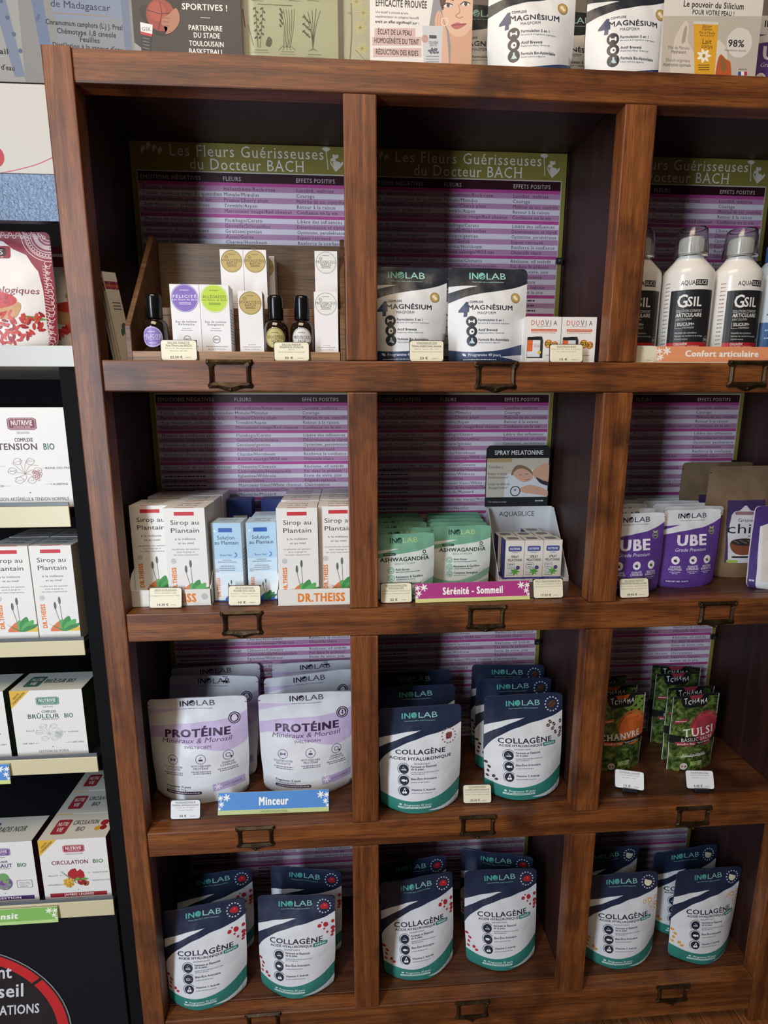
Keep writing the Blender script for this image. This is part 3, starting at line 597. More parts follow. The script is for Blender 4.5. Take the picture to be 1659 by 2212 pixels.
# bottom row: red berry pouches on the left and in the middle, pale fruit pouches on the right
coll('berry', 441, 1954, 3, 'red berry collagen pouch, front left in the bottom left compartment', 7, 0, lean=5)
coll('berry', 640, 1934, 3, 'red berry collagen pouch, front right in the bottom left compartment', -3, 1, lean=5)
coll('berry', 462, 1886, 3, 'shaded red berry collagen pouch, back left in the bottom left compartment', 7, 1)
coll('berry', 660, 1876, 3, 'turned red berry collagen pouch, back right in the bottom left compartment', -11, 0)
coll('berry', 900, 1895, 3, 'red berry collagen pouch, front left in the bottom middle compartment', 7, 2, lean=8)
coll('berry', 1081, 1878, 3, 'red berry collagen pouch, front right in the bottom middle compartment', 0, 1, lean=8)
coll('berry', 889, 1858, 3, 'dim red berry collagen pouch, back left in the bottom middle compartment', 5, 0)
coll('berry', 1074, 1842, 3, 'slanting red berry collagen pouch, back right in the bottom middle compartment', -14, 2)
coll('van', 1345, 1887, 3, 'collagen pouch with pale fruit slice, front left in the bottom right compartment', -1, 0, lean=3)
coll('van', 1520, 1878, 3, 'collagen pouch with pale fruit slice, tilted at front right, bottom right compartment', 6, 1, roll=4, lean=3)
coll('van', 1310, 1834, 3, 'collagen pouch with pale fruit slice, half hidden back left, bottom right compartment', 6, 1)
coll('van', 1482, 1833, 3, 'collagen pouch with pale fruit slice, back right in the bottom right compartment', 4, 0)
# third row, middle
coll('choc', 908, 1526, 2, 'front chocolate collagen pouch with brown square in the third row middle compartment', 1, 0, lean=2)
coll('choc', 900, 1482, 2, 'chocolate collagen pouch, second of its file, third row middle compartment', 2, 1)
coll('choc', 897, 1451, 2, 'chocolate collagen pouch, rearmost in the shade, third row middle compartment', 3, 0)
coll('coffee', 1131, 1500, 2, 'front collagen pouch with coffee beans in the third row middle compartment', 0, 0, lean=5)
coll('coffee', 1110, 1466, 2, 'coffee bean collagen pouch, second of its file, third row middle compartment', 0, 1)
coll('coffee', 1098, 1436, 2, 'coffee bean collagen pouch, rearmost of its file, third row middle compartment', -6, 0)
# third row, left: lilac protein pouches
for i, (px, py, yaw, seed, t) in enumerate(((426, 1507, 0, 0, 'front left lilac protein pouch, half in shadow'), (462, 1454, -4, 1, 'lilac protein pouch, second of the left file'), (466, 1430, 3, 0, 'lilac protein pouch, rearmost of the left file'),
        (662, 1496, 2, 1, 'front right lilac protein pouch beside the middle post'), (668, 1455, 9, 0, 'lilac protein pouch, second of the right file'), (680, 1400, 5, 1, 'tall-standing lilac protein pouch, rearmost of the right file'))):
    ln = (0, 11, 11, 0, 3, 0)[i]; x, y = top_at(px, py, 2, .198, ln, yaw, (.3, .187, .229, .3, .2, .226)[i])
    pouch('protein', prot_art, .178, .198, (.06, .026, .026, .06, .05, .03)[i], WHT, '#c9c2d4', 'protein_pouch', 'pouch', t+', third row', (x, y, FLO[2]+.0004), yaw, ln, 0, 'protein pouches in the third row', seed)
# third row, right: green powder pouches
for k, H_, rows in (('chanvre', .160, ((1345, 1501, 7, 'front'), (1326, 1483, 6, 'second'), (1306, 1463, 4, 'rearmost'))), ('tulsi', .160, ((1504, 1501, 5, 'front'), (1492, 1484, 4, 'second'), (1465, 1454, 2, 'third'), (1461, 1432, -9, 'rearmost')))):
    for i, (px, py, yaw, t) in enumerate(rows):
        x, y = top_at(px, py, 2, H_)
        pouch(k, tch_art(k), .102, H_, .024, GRASS, '#1c2416', 'powder_pouch', 'pouch', f"{t} {'hemp powder pouch with orange disc' if k == 'chanvre' else 'holy basil powder pouch with red disc'}, third row right compartment", (x, y, FLO[2]+.0004), yaw, 0, 0, 'green powder pouches', i % 2, corner=.0012)
# second row, middle: green root pouches; right: purple yam pouches
for side, rows in (('left', ((872, 1153, 8), (868, 1137, 7), (861, 1126, 5), (857, 1117, 4), (850, 1105, 3))), ('right', ((998, 1133, 2), (990, 1123, 1), (985, 1112, 1), (981, 1104, 0), (979, 1096, 0)))):
    for i, (px, py, yaw) in enumerate(rows):
        x, y = top_at(px, py, 1, .113); y = min(y, (.046, .090, .134, .178, .222)[i] if side == 'left' else (.100, .131, .162, .192, .222)[i]); x = PY(px, py, y).x
        pouch('ash', ash_art, .107, .113, .024, '#d5dcd8', '#5b8a77', 'root_powder_pouch', 'pouch', f"green and white ashwagandha pouch, {('first', 'second', 'third', 'fourth', 'last')[i]} in the {side} file beside the sleep display", (x, y, FLO[1]+.0004), yaw, 0, 0, 'green ashwagandha pouches', i % 2)
for side, rows in (('left', ((1373, 1109, 6), (1352, 1096, 5), (1337, 1089, 3), (1322, 1080, 3), (1309, 1071, 2))), ('right', ((1496, 1100, 4), (1499, 1089, 1), (1472, 1080, 1), (1451, 1067, 0), (1432, 1058, 0), (1417, 1051, 0)))):
    for i, (px, py, yaw) in enumerate(rows):
        x, y = top_at(px, py, 1, .142); y = min(y, (.047, .092, .136, .180, .222)[i] if side == 'left' else (.074, .105, .135, .165, .195, .223)[i]); x = PY(px, py, y).x
        pouch('ube', ube_art, .114, .142, .024, WHT, '#8b86a6', 'yam_powder_pouch', 'pouch', f"purple yam powder pouch, {('first', 'second', 'third', 'fourth', 'fifth', 'last')[i]} in the {side} file, second row right compartment", (x, y, FLO[1]+.0004), yaw, 0, 0, 'purple yam powder pouches', i % 2)
# magnesium pouches: top row middle and on top of the cabinet
TOPZ = 1.6452
for x, y, z, yaw, seed, t in ((.640, .066, FLO[0], 0, 0, 'magnesium pouch at the middle of the top row compartment, front right'), (.511, .068, FLO[0], 2, 1, 'magnesium pouch beside the post in the top row, behind its price tag'), (.590, .150, FLO[0], 0, 1, 'shaded magnesium pouch behind the two front ones in the top row'),
        (.690, .062, TOPZ, -4, 0, 'left magnesium pouch standing on top of the cabinet'), (.838, .064, TOPZ, -3, 1, 'right magnesium pouch standing on top of the cabinet'), (.632, .125, TOPZ, 0, 1, 'rear magnesium pouch on top of the cabinet beside the face advert'), (.778, .130, TOPZ, 0, 0, 'rear magnesium pouch on top of the cabinet behind the front pair')):
    pouch('magn', magn_art, .127, .147, .052, '#d9dadc', '#2a2e3a', 'magnesium_pouch', 'pouch', t, (x, y, z+.0004), yaw, 0, 0, 'magnesium pouches', seed)

# ------------------------------------------------------------------ cartons
_C = {}
def carton(key, art_fn, W, H, D, name, label, loc, yaw=0, group=None, cat='box', base='#e3e1de', side=None, top_fn=None, left=None, top=None, back=None, extra=None, tilt=0, side_fn=None):
    """loc is the middle of the front bottom edge"""
    rot = (R(-tilt), 0, R(yaw)); s_, c_ = sin(R(yaw)), cos(R(yaw))
    L = (loc[0]-s_*D/2, loc[1]+c_*D/2, loc[2])
    if key in _C: return dup(_C[key], L, rot, label, group)
    t = thing(name, label, cat, L, rot, group); b = MB(); g = .0004
    m = lambda h: M(h or base)
    b.box(-W/2, W/2, -D/2, D/2, 0, H, M(base), skip='u', mats={'r': m(side), 'l': m(left or side), 'b': m(back)})
    a = Art(W, H); art_fn(a); a.emit(flat_front(W, H, -D/2), lambda v: b, 'card')
    sa = Art(D, H)
    if side_fn: side_fn(sa)
    else:
        for i in range(12): sa.dash(.15, .8 if i % 3 else .6, .35+.045*i, .012, '#6b6a68' if side is None else '#c9b9b0', 1)
    sa.emit(lambda u, v, o: (W/2+o, (u-.5)*D, (1-v)*H), lambda v: b, 'card')
    b.build('carton', t)
    f = MB(); f.box(-W/2+g, W/2-g, -D/2+.0002, D/2-g, H-.0010, H, m(top))
    if top_fn: ta = Art(W, D); top_fn(ta); ta.emit(flat_top(W, D, H), lambda v: f, 'card')
    f.build('top_flap', t)
    if extra: extra(t)
    _C[key] = t; return t
def leaves(a, u, v, s, g1='#3f8a45', g2='#2c6a38', o='#d8683c', o2=None):
    q = a.W/a.H
    a.B([(u-s*.75, v), (u-s*.45, v-s*.5*q), (u, v-s*.72*q), (u+s*.45, v-s*.55*q), (u+s*.7, v)], o, 2)
    if o2: a.B([(u+s*.1, v), (u+s*.3, v-s*.4*q), (u+s*.7, v-s*.5*q), (u+s*.9, v)], o2, 2)
    for dx, dy, wd, c in ((-.95, .55, .16, g2), (-.6, .35, .18, g1), (-.1, .75, .2, g1), (.35, .95, .22, g2), (.7, .75, .2, g1), (.95, .5, .16, g2)):
        tip = (u+s*dx, v-s*dy*q); a.B([(u-s*.08, v), (u+s*dx*.45-s*wd, v-s*dy*.62*q), tip, (u+s*dx*.6+s*wd, v-s*dy*.45*q), (u+s*.12, v)], c, 4)
    for dx, h in ((-.38, 1.75), (-.1, 2.1)):
        a.L([(u+s*dx*.5, v-s*.5*q), (u+s*dx, v-s*h*.8*q)], .012, '#4d6152', 3); a.C(u+s*dx, v-s*h*q*.92, s*.075, '#59685e', 3, 12, 3.2)
def sirop_art(a):
    K = .865
    a.Rc(.26, .045*K, .74, .088*K, '#c12a38', 2); a.T('Sirop au', .50, .168*K, .046, .68, '#34343a'); a.T('Plantain', .50, .262*K, .046, .68, '#34343a')
    a.T('à la mélasse', .49, .362*K, .021, .50, '#55555c'); a.T('et au miel', .50, .412*K, .021, .38, '#55555c')
    for i, t in enumerate(('Le plantain est apaisant', 'pour la gorge et', 'les voies respiratoires')): a.T(t, .49, (.483+.034*i)*K, .014, (.66, .43, .60)[i], '#6b6b70')
    a.C(.17, .625*K, .065, '#b9b9bb', 2); a.O(.17, .625*K, .042, .012, '#d9d9da', 3); a.T('DR.THEISS', .165, .735, .042, .62, '#e07b1e', b=2, rot=90)
    leaves(a, .62, .90, .42, '#58a85c', '#3f8a4e', '#d8744a', '#e2b84a'); a.Rc(0, .90, 1, 1, '#e3e1de', 5); a.T('250 ml', .84, .85, .018, .2, '#6b5b3c', l=6)
def sirop_top(a):
    for t, v in (('Sirop au', .62), ('Plantain', .32)): a.T(t, .5, v, .14, .5, '#55555a', rot=180)
    a.Rc(.26, .93, .74, 1, '#c12a38', 2)
SW, SH, SD = .0655, .162, .060
def sirop(x, y, label, yaw=0, z=None): return carton('sirop', sirop_art, SW, SH, SD, 'syrup_box', label, (x, y, (FLO[1] if z is None else z)), yaw, 'plantain syrup boxes', top_fn=sirop_top, side='#d9d3c8')
def tray(x0, x1, y0, y1, z, label):
    t = thing('display_tray', label, 'tray', ((x0+x1)/2, (y0+y1)/2, z), (0, 0, 0), 'white cardboard trays'); w, d = x1-x0, y1-y0; m = MB(); c = M('#dedcd6'); th = .0012; h = .028
    m.box(-w/2, w/2, -d/2, d/2, 0, th, c); m.box(-w/2, w/2, d/2-th, d/2, th, .09, c)
    for s in (-1, 1): m.prism([(0, 0), (0, 0), (0, 0)], 0, 0, c) if 0 else m.mesh([(s*(w/2-th*k), y, zz) for k in (0, 1) for y, zz in ((-d/2, th), (d/2, th), (d/2, .12), (-d/2+.02, .05), (-d/2, h))], [[0, 1, 2, 3, 4], [9, 8, 7, 6, 5]]+[[j, (j+1) % 5, 5+(j+1) % 5, 5+j] for j in range(5)], c)
    m.build('tray_body', t)
    f = MB(); f.box(-w/2, w/2, -d/2, -d/2+th, th, h, c); a = Art(w, h); a.T('DR.THEISS', .53, .52, .50, .56, '#e07b1e', b=2); a.C(.92, .45, .04, '#b9b9bb', 2); a.emit(flat_front(w, h, -d/2, 0), lambda v: f, 'card'); f.build('front_lip', t); return t
z1 = FLO[1]
tray(.0535, .1860, .0325, .2300, z1+.0004, 'low white cardboard tray with orange lettering, left in the syrup compartment')
tray(.2955, .4312, .0200, .2300, z1+.0004, 'low white cardboard tray with orange lettering, beside the middle post')
ZT = z1+.0018
for x, y, t in ((.1505, .0350, 'front'), (.1510, .098, 'second'), (.1515, .164, 'rearmost')): sirop(x, y, f'{t} white syrup box in the right file of the left tray', -1 if t == 'front' else 0, ZT)
for x, y, t in ((.0880, .062, 'front'), (.0880, .150, 'rear')): sirop(x, y, f'{t} white syrup box in the left file of the left tray', 0, ZT)
for x, y, t in ((.3310, .0225, 'front'), (.3305, .097, 'second'), (.3305, .164, 'rearmost')): sirop(x, y, f'{t} white syrup box in the left file of the tray by the post', 1 if t == 'front' else 0, ZT)
for x, y, t in ((.3968, .034, 'front'), (.3966, .105, 'second'), (.3966, .168, 'rearmost')): sirop(x, y, f'{t} white syrup box half hidden by the post, right tray', 0, ZT)
def sol_art(a):
    a.Rc(0, 0, 1, .45, '#a9cbe6', 1); a.Rc(0, .45, 1, .62, '#c2daec', 1); a.Rc(0, .62, 1, .78, '#d5e4ef', 1)
    a.Rc(.24, .062, .70, .115, '#2a5cae', 2); a.T('Solution', .48, .182, .046, .58, '#2a3550'); a.T('au Plantain', .49, .245, .046, .80, '#2a3550')
    for k in range(4): a.L([(.12-.05*cos(k*.785), .10-.05*sin(k*.785)*a.W/a.H), (.12+.05*cos(k*.785), .10+.05*sin(k*.785)*a.W/a.H)], .012, '#e9f1f7', 3)
    a.O(.74, .40, .09, .035, '#3f7fc8', 3, 20, -80, 95); a.T('Bonne Nuit', .46, .402, .024, .40, '#3c5a8c')
    for i, w_ in enumerate((.32, .62, 0, .46, .56, .52)):
        if w_: a.dash(.48-w_/2, .48+w_/2, .465+.026*i, .010, '#7c8794', 3)
    a.C(.13, .60, .07, '#b4b9bd', 2); a.T('DR.THEISS', .15, .815, .105*a.W/a.H, .66*1.0, '#e07b1e', b=2, rot=90)
    leaves(a, .62, .985, .34, '#3f8a55', '#2c6a48', '#2f62b4'); a.Rc(0, .985, 1, 1, '#1f4f9e', 2); a.T('100 ml', .84, .93, .02, .2, '#3c4a5c', l=5)
def sol_top(a):
    for t, v in (('Solution', .66), ('au Plantain', .36)): a.T(t, .5, v, .15, .55, '#3c4a66', rot=180)
for x, y, yaw, t in ((.2125, .048, -3, 'left pale blue solution box behind the price tag'), (.2690, .050, 2, 'right pale blue solution box beside the tray'), (.2710, .100, 1, 'pale blue solution box standing behind the right one')):
    carton('sol', sol_art, .0490, .135, .044, 'solution_box', t, (x, y, z1+.0004), yaw, 'pale blue solution boxes', base='#dfe6ec', top='#b9d4e8', top_fn=sol_top)
def blue_art(a): a.Rc(.2, .2, .8, .5, '#e6e6ea', 2)
for x, t in ((.2100, 'dark blue carton behind the left syrup tray'), (.2720, 'dark blue carton behind the pale blue solution boxes')):
    carton('blue', blue_art, .044, .150, .036, 'blue_carton', t, (x, .186, z1+.0004), 0, 'dark blue cartons at the back', base='#24387c')
# perfume boxes and testers on the wooden display
def perf(key, col, name, sub, ink='#4a3c22', eau=True):
    def f(a):
        a.C(.5, .20 if eau else .195, .47, col, 2, 40); a.O(.5, .20 if eau else .195, .45, .012, ink if not eau else '#e8e6ee', 3, 40); v = .20 if eau else .195
        if not eau: a.O(.27, v-.07, .07, .014, ink, 3, 16); a.T('BIO', .27, v-.07, .018, .08, ink)
        a.T(name, .5, v-.012 if not eau else v-.025, .042 if not eau else .038, .90 if not eau else .82, ink, serif=True); a.T('BACH' if not eau else 'aux fleurs de Bach', .5, v+.035 if not eau else v+.020, .040 if not eau else .026, .44 if not eau else .86, ink, serif=True)
        if not eau: a.T('&', .5, v+.012, .018, .05, ink)
        for k in range(2): a.dash(.3, .7, v+.068+.018*k, .008, ink, 3)
        a.dash(.35, .65, v-.115, .008, ink, 3)
        if eau:
            a.T('Eau de toilette', .5, .54, .030, .72, '#4a4a52', serif=True); a.T(sub, .5, .578, .030, .56, '#4a4a52', serif=True); a.dash(.35, .65, .64, .010, '#8a8a90', 2); a.dash(.3, .7, .668, .010, '#8a8a90', 2)
            a.O(.5, .80, .13, .02, '#5a5a60', 2, 24); a.T('BIO', .5, .80, .026, .15, '#5a5a60', b=1)
        else: a.T('Eau de Parfum', .5, .868, .016, .3, '#7a7a80', serif=True)
        a.dash(.12, .88, .905, .010, '#8a8a90', 2); a.T('30 ml 1.0 Fl.Oz.', .5, .945, .020, .62, '#7a7a80', serif=True)
    return f
LED, STEP = 1.2646, 1.3380
PB = [('fel', '#7d63b4', 'FÉLICITÉ', 'Relaxante', '#ece6f4', True), ('all', '#b4cf3a', 'ALLÉGRESSE', 'Energisante', '#3f4a1c', True), ('viv', '#b8a263', 'VIVACITÉ(S)', '', '#4a3a1c', False), ('pre', '#dcdbd6', 'PRÉSENCE(S)', '', '#3f3f42', False)]
def pbox(i, x, y, z, label, yaw=0, big=False):
    k = PB[i]; return carton(k[0]+str(big), perf(*k), .0435 if big else .0362, .100 if big else .0905, .036 if big else .033, 'perfume_box', label, (x, y, z+.0004), yaw, 'perfume boxes on the wooden display', base='#e2e0e2')
pbox(0, .1700, .052, LED, 'white toilet water box with purple disc on the wooden display', 0, True)
pbox(1, .2142, .052, LED, 'white toilet water box with lime green disc on the wooden display', 1, True)
pbox(2, .2690, .045, LED, 'single gold disc perfume box on the front ledge of the display', 2)
pbox(3, .3835, .045, LED, 'silver disc perfume box on the front ledge beside the post', 0)
pbox(2, .2330, .105, STEP, 'gold disc perfume box, left of the pair on the upper step', 0)
pbox(2, .2697, .105, STEP, 'gold disc perfume box, right of the pair on the upper step', 0)
pbox(2, .2780, .142, STEP, 'gold disc perfume box peeping out behind the upper pair', 0)
pbox(3, .3830, .105, STEP, 'silver disc perfume box on the upper step beside the post', 0)
def bottle(x, y, col, name, ink, label):
    t = thing('perfume_bottle', label, 'bottle', (x, y, LED+.0004), (0, 0, 0), 'dark perfume testers'); m = MB(); r = .0185
    m.lathe([(.014, 0), (r, .002), (r+.0005, .02), (r, .036), (r*.92, .043), (.0125, .0475), (.0085, .049)], AMBER, 28); m.build('glass_bottle', t, smooth=True)
    m = MB(); m.lathe([(.0112, .0492), (.0118, .050), (.0118, .080), (.0108, .0838), (.006, .0852)], M('#0c0d10', 'gloss'), 28); m.build('cap', t, smooth=True)
    m = MB(); W = .030; a = Art(W, W); a.C(.5, .5, .5, col, 0, 36); a.O(.5, .5, .47, .02, ink, 1); a.T(name, .5, .47, .15, .82, ink, serif=True)
    a.T('BACH' if '(' in name else 'aux fleurs de Bach', .5, .65 if '(' in name else .6, .14 if '(' in name else .07, .36 if '(' in name else .74, ink, serif=True); a.dash(.33, .67, .25, .03, ink, 1); a.dash(.3, .7, .8, .025, ink, 1)
    def wrap(u, v, o): th = (u-.5)*W/r; return ((r+.0010+o)*sin(th), -(r+.0010+o)*cos(th), .021+(.5-v)*W)
    a.emit(wrap, lambda v: m, 'print', step=W/8); m.build('round_label', t); return t
AMBER = bpy.data.materials.new('amber_glass'); AMBER.use_nodes = True; _b = AMBER.node_tree.nodes['Principled BSDF']; _b.inputs['Base Color'].default_value = lin('#1d120c'); _b.inputs['Roughness'].default_value = .06; _b.inputs['Coat Weight'].default_value = .5
bottle(.1240, .050, '#8a78bd', 'FÉLICITÉ', '#ece6f4', 'dark perfume tester bottle with purple label, left on the display')
bottle(.3060, .050, '#b8ab6d', 'VIVACITÉ(S)', '#4a3a1c', 'dark perfume tester bottle with gold label')
bottle(.3462, .050, '#d6d3cc', 'PRÉSENCE(S)', '#3f3f42', 'dark perfume tester bottle with silver white label')
# wooden tester display
ws = thing('wooden_display', 'stepped wooden perfume display with sloping sides in the top left compartment', 'display stand', (.25, .10, FLO[0]+.0005)); oz = (.25, .10, FLO[0]+.0005)
def wpart(nm, x0, x1, y0, y1, a, b, m=PLY): q = MB(); q.box(x0, x1, y0, y1, a, b, m); q.build(nm, ws, bevel=.0008, off=oz)
wpart('front_ledge', .0965, .4045, .022, .0935, FLO[0]+.0006, LED, ramp_mat('pale_ledge_wood', [(.2, '#7a5636'), (.8, '#b18a60')], 4, 0, knots=False))
wpart('step', .0965, .4045, .0940, .1780, FLO[0]+.0006, STEP-.012); wpart('step_rail', .0965, .4045, .0940, .1780, STEP-.0118, STEP)
wpart('back_board', .0965, .4045, .1785, .1845, FLO[0]+.0006, 1.456, ramp_mat('brown_ply', [(.2, '#473422'), (.8, '#7b5d3c')], 5, 0, knots=False))
for s, x in ((-1, .0880), (1, .4050)):
    q = MB(); q.mesh([(x+k*.008, y, zz) for k in (0, 1) for y, zz in ((.024, FLO[0]+.0006), (.186, FLO[0]+.0006), (.186, 1.462), (.162, 1.462), (.024, 1.300))], [[4, 3, 2, 1, 0], [5, 6, 7, 8, 9]]+[[j, 5+j, 5+(j+1) % 5, (j+1) % 5][::-1] for j in range(5)], PLY); q.build('side_board', ws, bevel=.0008, off=oz)
# leaflets leaning in the corner
def leaf_art(a):
    a.Rc(0, 0, 1, .10, '#ded8cc', 1); a.Rc(0, .10, 1, .135, '#7a2038', 1); a.Rc(0, .135, 1, .16, '#b3562f', 1); a.Rc(0, .16, 1, .185, '#8b1f3a', 1); a.O(.6, .13, .3, .02, '#c9b6a4', 2)
    for i, t in enumerate(('', '', '')): a.dash(.25, .85, .33+.035*i, .012, '#3a3f4c', 2)
    a.C(.75, .62, .22, '#54685a', 1, 14, 1.6); a.C(.5, .66, .1, '#3f6a6a', 2, 10, 2)
for i in range(4):
    t = thing('leaflet', ('first leaflet in the left corner of the top row, showing its cover', 'second leaflet of the set leaning in the corner', 'third leaflet of the set leaning in the corner', 'rearmost leaflet leaning against the cabinet side')[i], 'leaflet', (.0770-.0058*i, .058+.004*i, FLO[0]+.0006), (R(-4), R(-7+.6*i), R(68)), 'leaflets in the top left corner')
    q = MB(); W, H = .026, .130-.002*i; q.box(-W/2, W/2, -.0008, .0008, 0, H, M('#d9d3c6')); a = Art(W, H); leaf_art(a); a.emit(flat_front(W, H, -.0008), lambda v: q, 'card'); q.build('folded_sheet', t)
# vitamin boxes with a window
def duo_art(a):
    for k, (ch, c) in enumerate(zip('DUOVIA', ('#c9502c', '#c9402c', '#a03a34', '#4a4a50', '#4a4a50', '#4a4a50'))): a.T(ch, .18+.135*k-(.03 if k > 3 else 0), .13, .10 if ch != 'V' else .12, .10 if ch != 'I' else .018, c)
    a.dash(.3, .7, .20, .012, '#9a8a84', 2); a.Rc(.14, .262, .88, .312, '#cf5f3a', 2); a.T("VITAMINES D'ORIGINE NATURELLE", .51, .287, .022, .68, '#f0ddd4'); a.dash(.15, .85, .34, .014, '#cf8a70', 2)
    a.C(.66, .575, .105, '#d9b23a', 2); a.O(.66, .575, .115, .02, '#c5482f', 3); a.C(.84, .60, .09, '#d6aa44', 2); a.O(.84, .60, .10, .02, '#c5482f', 3); a.T('D3', .65, .57, .075, .15, '#35302c', b=1, l=4); a.T('K2', .85, .60, .075, .13, '#35302c', b=1, l=4)
    a.P([(.04, .44), (.30, .42), (.46, .42), (.50, .50), (.50, .88), (.04, .88)], '#2a2a2e', 2)
    a.Rc(.06, .43, .40, .50, '#191a1d', 3); a.Rc(.05, .50, .42, .86, '#d9dbe0', 3); a.Rc(.05, .50, .20, .74, '#d8662e', 4); a.T('DUO', .33, .62, .06, .16, '#c95034', l=4); a.C(.40, .76, .05, '#d9b83c', 5)
    a.dash(.6, .85, .82, .012, '#6b6b70', 2); a.T("COMPLÉMENT ALIMENTAIRE", .42, .955, .018, .42, '#85858a')
for x, t in ((.7255, 'white vitamin box with orange band, left of two beside the magnesium pouch'), (.7830, 'white vitamin box with orange band, right of two')):
    carton('duo', duo_art, .0560, .0715, .042, 'vitamin_box', t, (x, .040, FLO[0]+.0004), 0, 'vitamin boxes with a bottle window', base='#e4e1dd')
# joint drink bottles
CLEAR = glass('clear_plastic', (.93, .95, .97, 1), .12, 1.42)
def jug(x, y, yaw, label, col='w', first=[]):
    if first and col == 'w': return dup(first[0], (x, y, FLO[0]+.0004), (0, 0, R(yaw)), label)
    t = thing('drink_bottle', label, 'bottle', (x, y, FLO[0]+.0004), (0, 0, R(yaw)), 'large joint drink bottles' if col == 'w' else None); r = .0405; q = .85
    def pr(prof, mat, nm, n=40, par=t):
        m = MB(); m.lathe(prof, mat, n); m.v = [(a_, b_*q if nm == 'bottle_body' or nm == 'label' else b_, c_) for a_, b_, c_ in m.v]; return m.build(nm, par, smooth=True)
    pr([(r*.9, 0), (r, .004), (r, .143), (r*.985, .150), (r*.93, .155), (r*.62, .169), (.020, .1765), (.0175, .178)], M('#e4e0da' if col == 'w' else '#b9c6d2', 'gloss'), 'bottle_body')
    m = MB(); m.lathe([(.0172, .1785), (.0180, .179), (.0180, .2035), (.0168, .2055)], M('#dcd8cf' if col == 'w' else '#2c6fae', 'plastic'), 40)
    if col == 'w':
        for k in range(40): a_ = 2*pi*k/40; m.box(.0179*cos(a_)-.0005, .0179*cos(a_)+.0005, .0179*sin(a_)-.0005, .0179*sin(a_)+.0005, .181, .202, M('#dcd8cf', 'plastic'))
    m.build('screw_cap', t, smooth=False)
    if col == 'w':
        m = MB(); m.lathe([(.0258, .1765), (.0268, .178), (.0228, .2180), (.0210, .2204), (.0180, .2206), (.0198, .2192), (.0220, .217), (.0254, .1765)], CLEAR, 36); m.build('measuring_cup', t, smooth=True)
    W, H = .098, .130; a = Art(W, H)
    if col == 'w':
        a.Rc(.14, .255, .86, .93, '#1c1c1f', 0); a.Rc(.14, .83, .86, .925, '#b8232e', 1)
        a.T('AQUA', .40, .17, .052, .22, '#1c1c1f'); a.Rc(.515, .135, .72, .205, '#1c1c1f', 1); a.T('SILICE', .615, .17, .046, .18, '#e6e4e0', l=2)
        a.T('G', .34, .375, .135, .145, '#e4e2de', b=1, l=2); a.T('SIL', .53, .385, .10, .22, '#e4e2de', b=1, l=2); a.T('SOLUTION CONFORT', .46, .485, .028, .40, '#cfcdc9', l=2); a.T('ARTICULAIRE', .46, .530, .040, .40, '#e4e2de', b=1, l=2); a.T('JOINT SOLUTION', .38, .575, .022, .24, '#cfcdc9', it=.1, l=2)
        a.T('SILICIUM+', .42, .630, .034, .26, '#d9d7d3', b=1, l=2); a.L([(.265, .605), (.265, .675), (.36, .675)], .005, '#cfcdc9', 2); a.T('ORGANIQUE', .46, .668, .02, .18, '#cfcdc9', l=2)
        for i, t_ in enumerate(('Flexibilité des articulations', 'Maintien des tendons et du cartilage', 'Capital osseux')): a.T(t_, .27, .725+.034*i, .018, (.34, .45, .2)[i], '#cfcdc9', 'L', l=2)
        a.C(.80, .80, .055, '#16181a', 2); a.O(.80, .80, .055, .01, '#7a8a6a', 3); a.T('95%', .80, .80, .03, .07, '#dfe3da', l=3)
        a.T('COLLAGÈNE', .27, .848, .024, .20, '#efe4e2', 'L', b=1, l=2); a.T('GLUCOSAMINE - CHONDROÏTINE', .27, .876, .016, .40, '#efe4e2', 'L', l=2); a.T('CURCUMA - GINGEMBRE - MANGANÈSE', .27, .902, .016, .45, '#efe4e2', 'L', l=2)
        for i in range(16): a.dash(.02, .11, .16+.045*i, .010, '#a86a70' if i < 7 else '#77777a', 1)
    else:
        a.Rc(0, 0, 1, 1, '#b9c6d2', 0); a.Rc(.1, .55, .9, .9, '#1f4f86', .5); a.T('AQUA', .5, .25, .05, .3, '#3a4a5c'); a.dash(.2, .8, .45, .02, '#3a4a5c', 1); a.dash(.2, .8, .65, .02, '#8fb0d2', 1); a.dash(.2, .7, .75, .02, '#8fb0d2', 1)
    if col == 'w': a.E = [([(u, v-.055 if max(p[1] for p in V) < .23 else .20+(v-.255)*1.106) for u, v in V], F, c, l) for V, F, c, l in a.E]
    m = MB(); 
    def wrap(u, v, o): th = (u-.5)*W/r; rr = r+.0004+o; return (rr*sin(th), -rr*cos(th)*q, .016+(1-v)*H)
    a.emit(wrap, lambda v: m, 'print', step=W/16); m.build('label', t)
    if col == 'w': first.append(t)
    return t
jug(.9900, .098, -14, 'joint drink bottle in the middle of the top row right compartment')
jug(1.0760, .098, 2, 'joint drink bottle, right one with a clear cup, behind the orange strip')
jug(.9065, .112, -6, 'joint drink bottle cut off by the right post')
jug(1.1650, .125, 0, 'pale bottle with blue cap at the right edge of the top row', 'b')
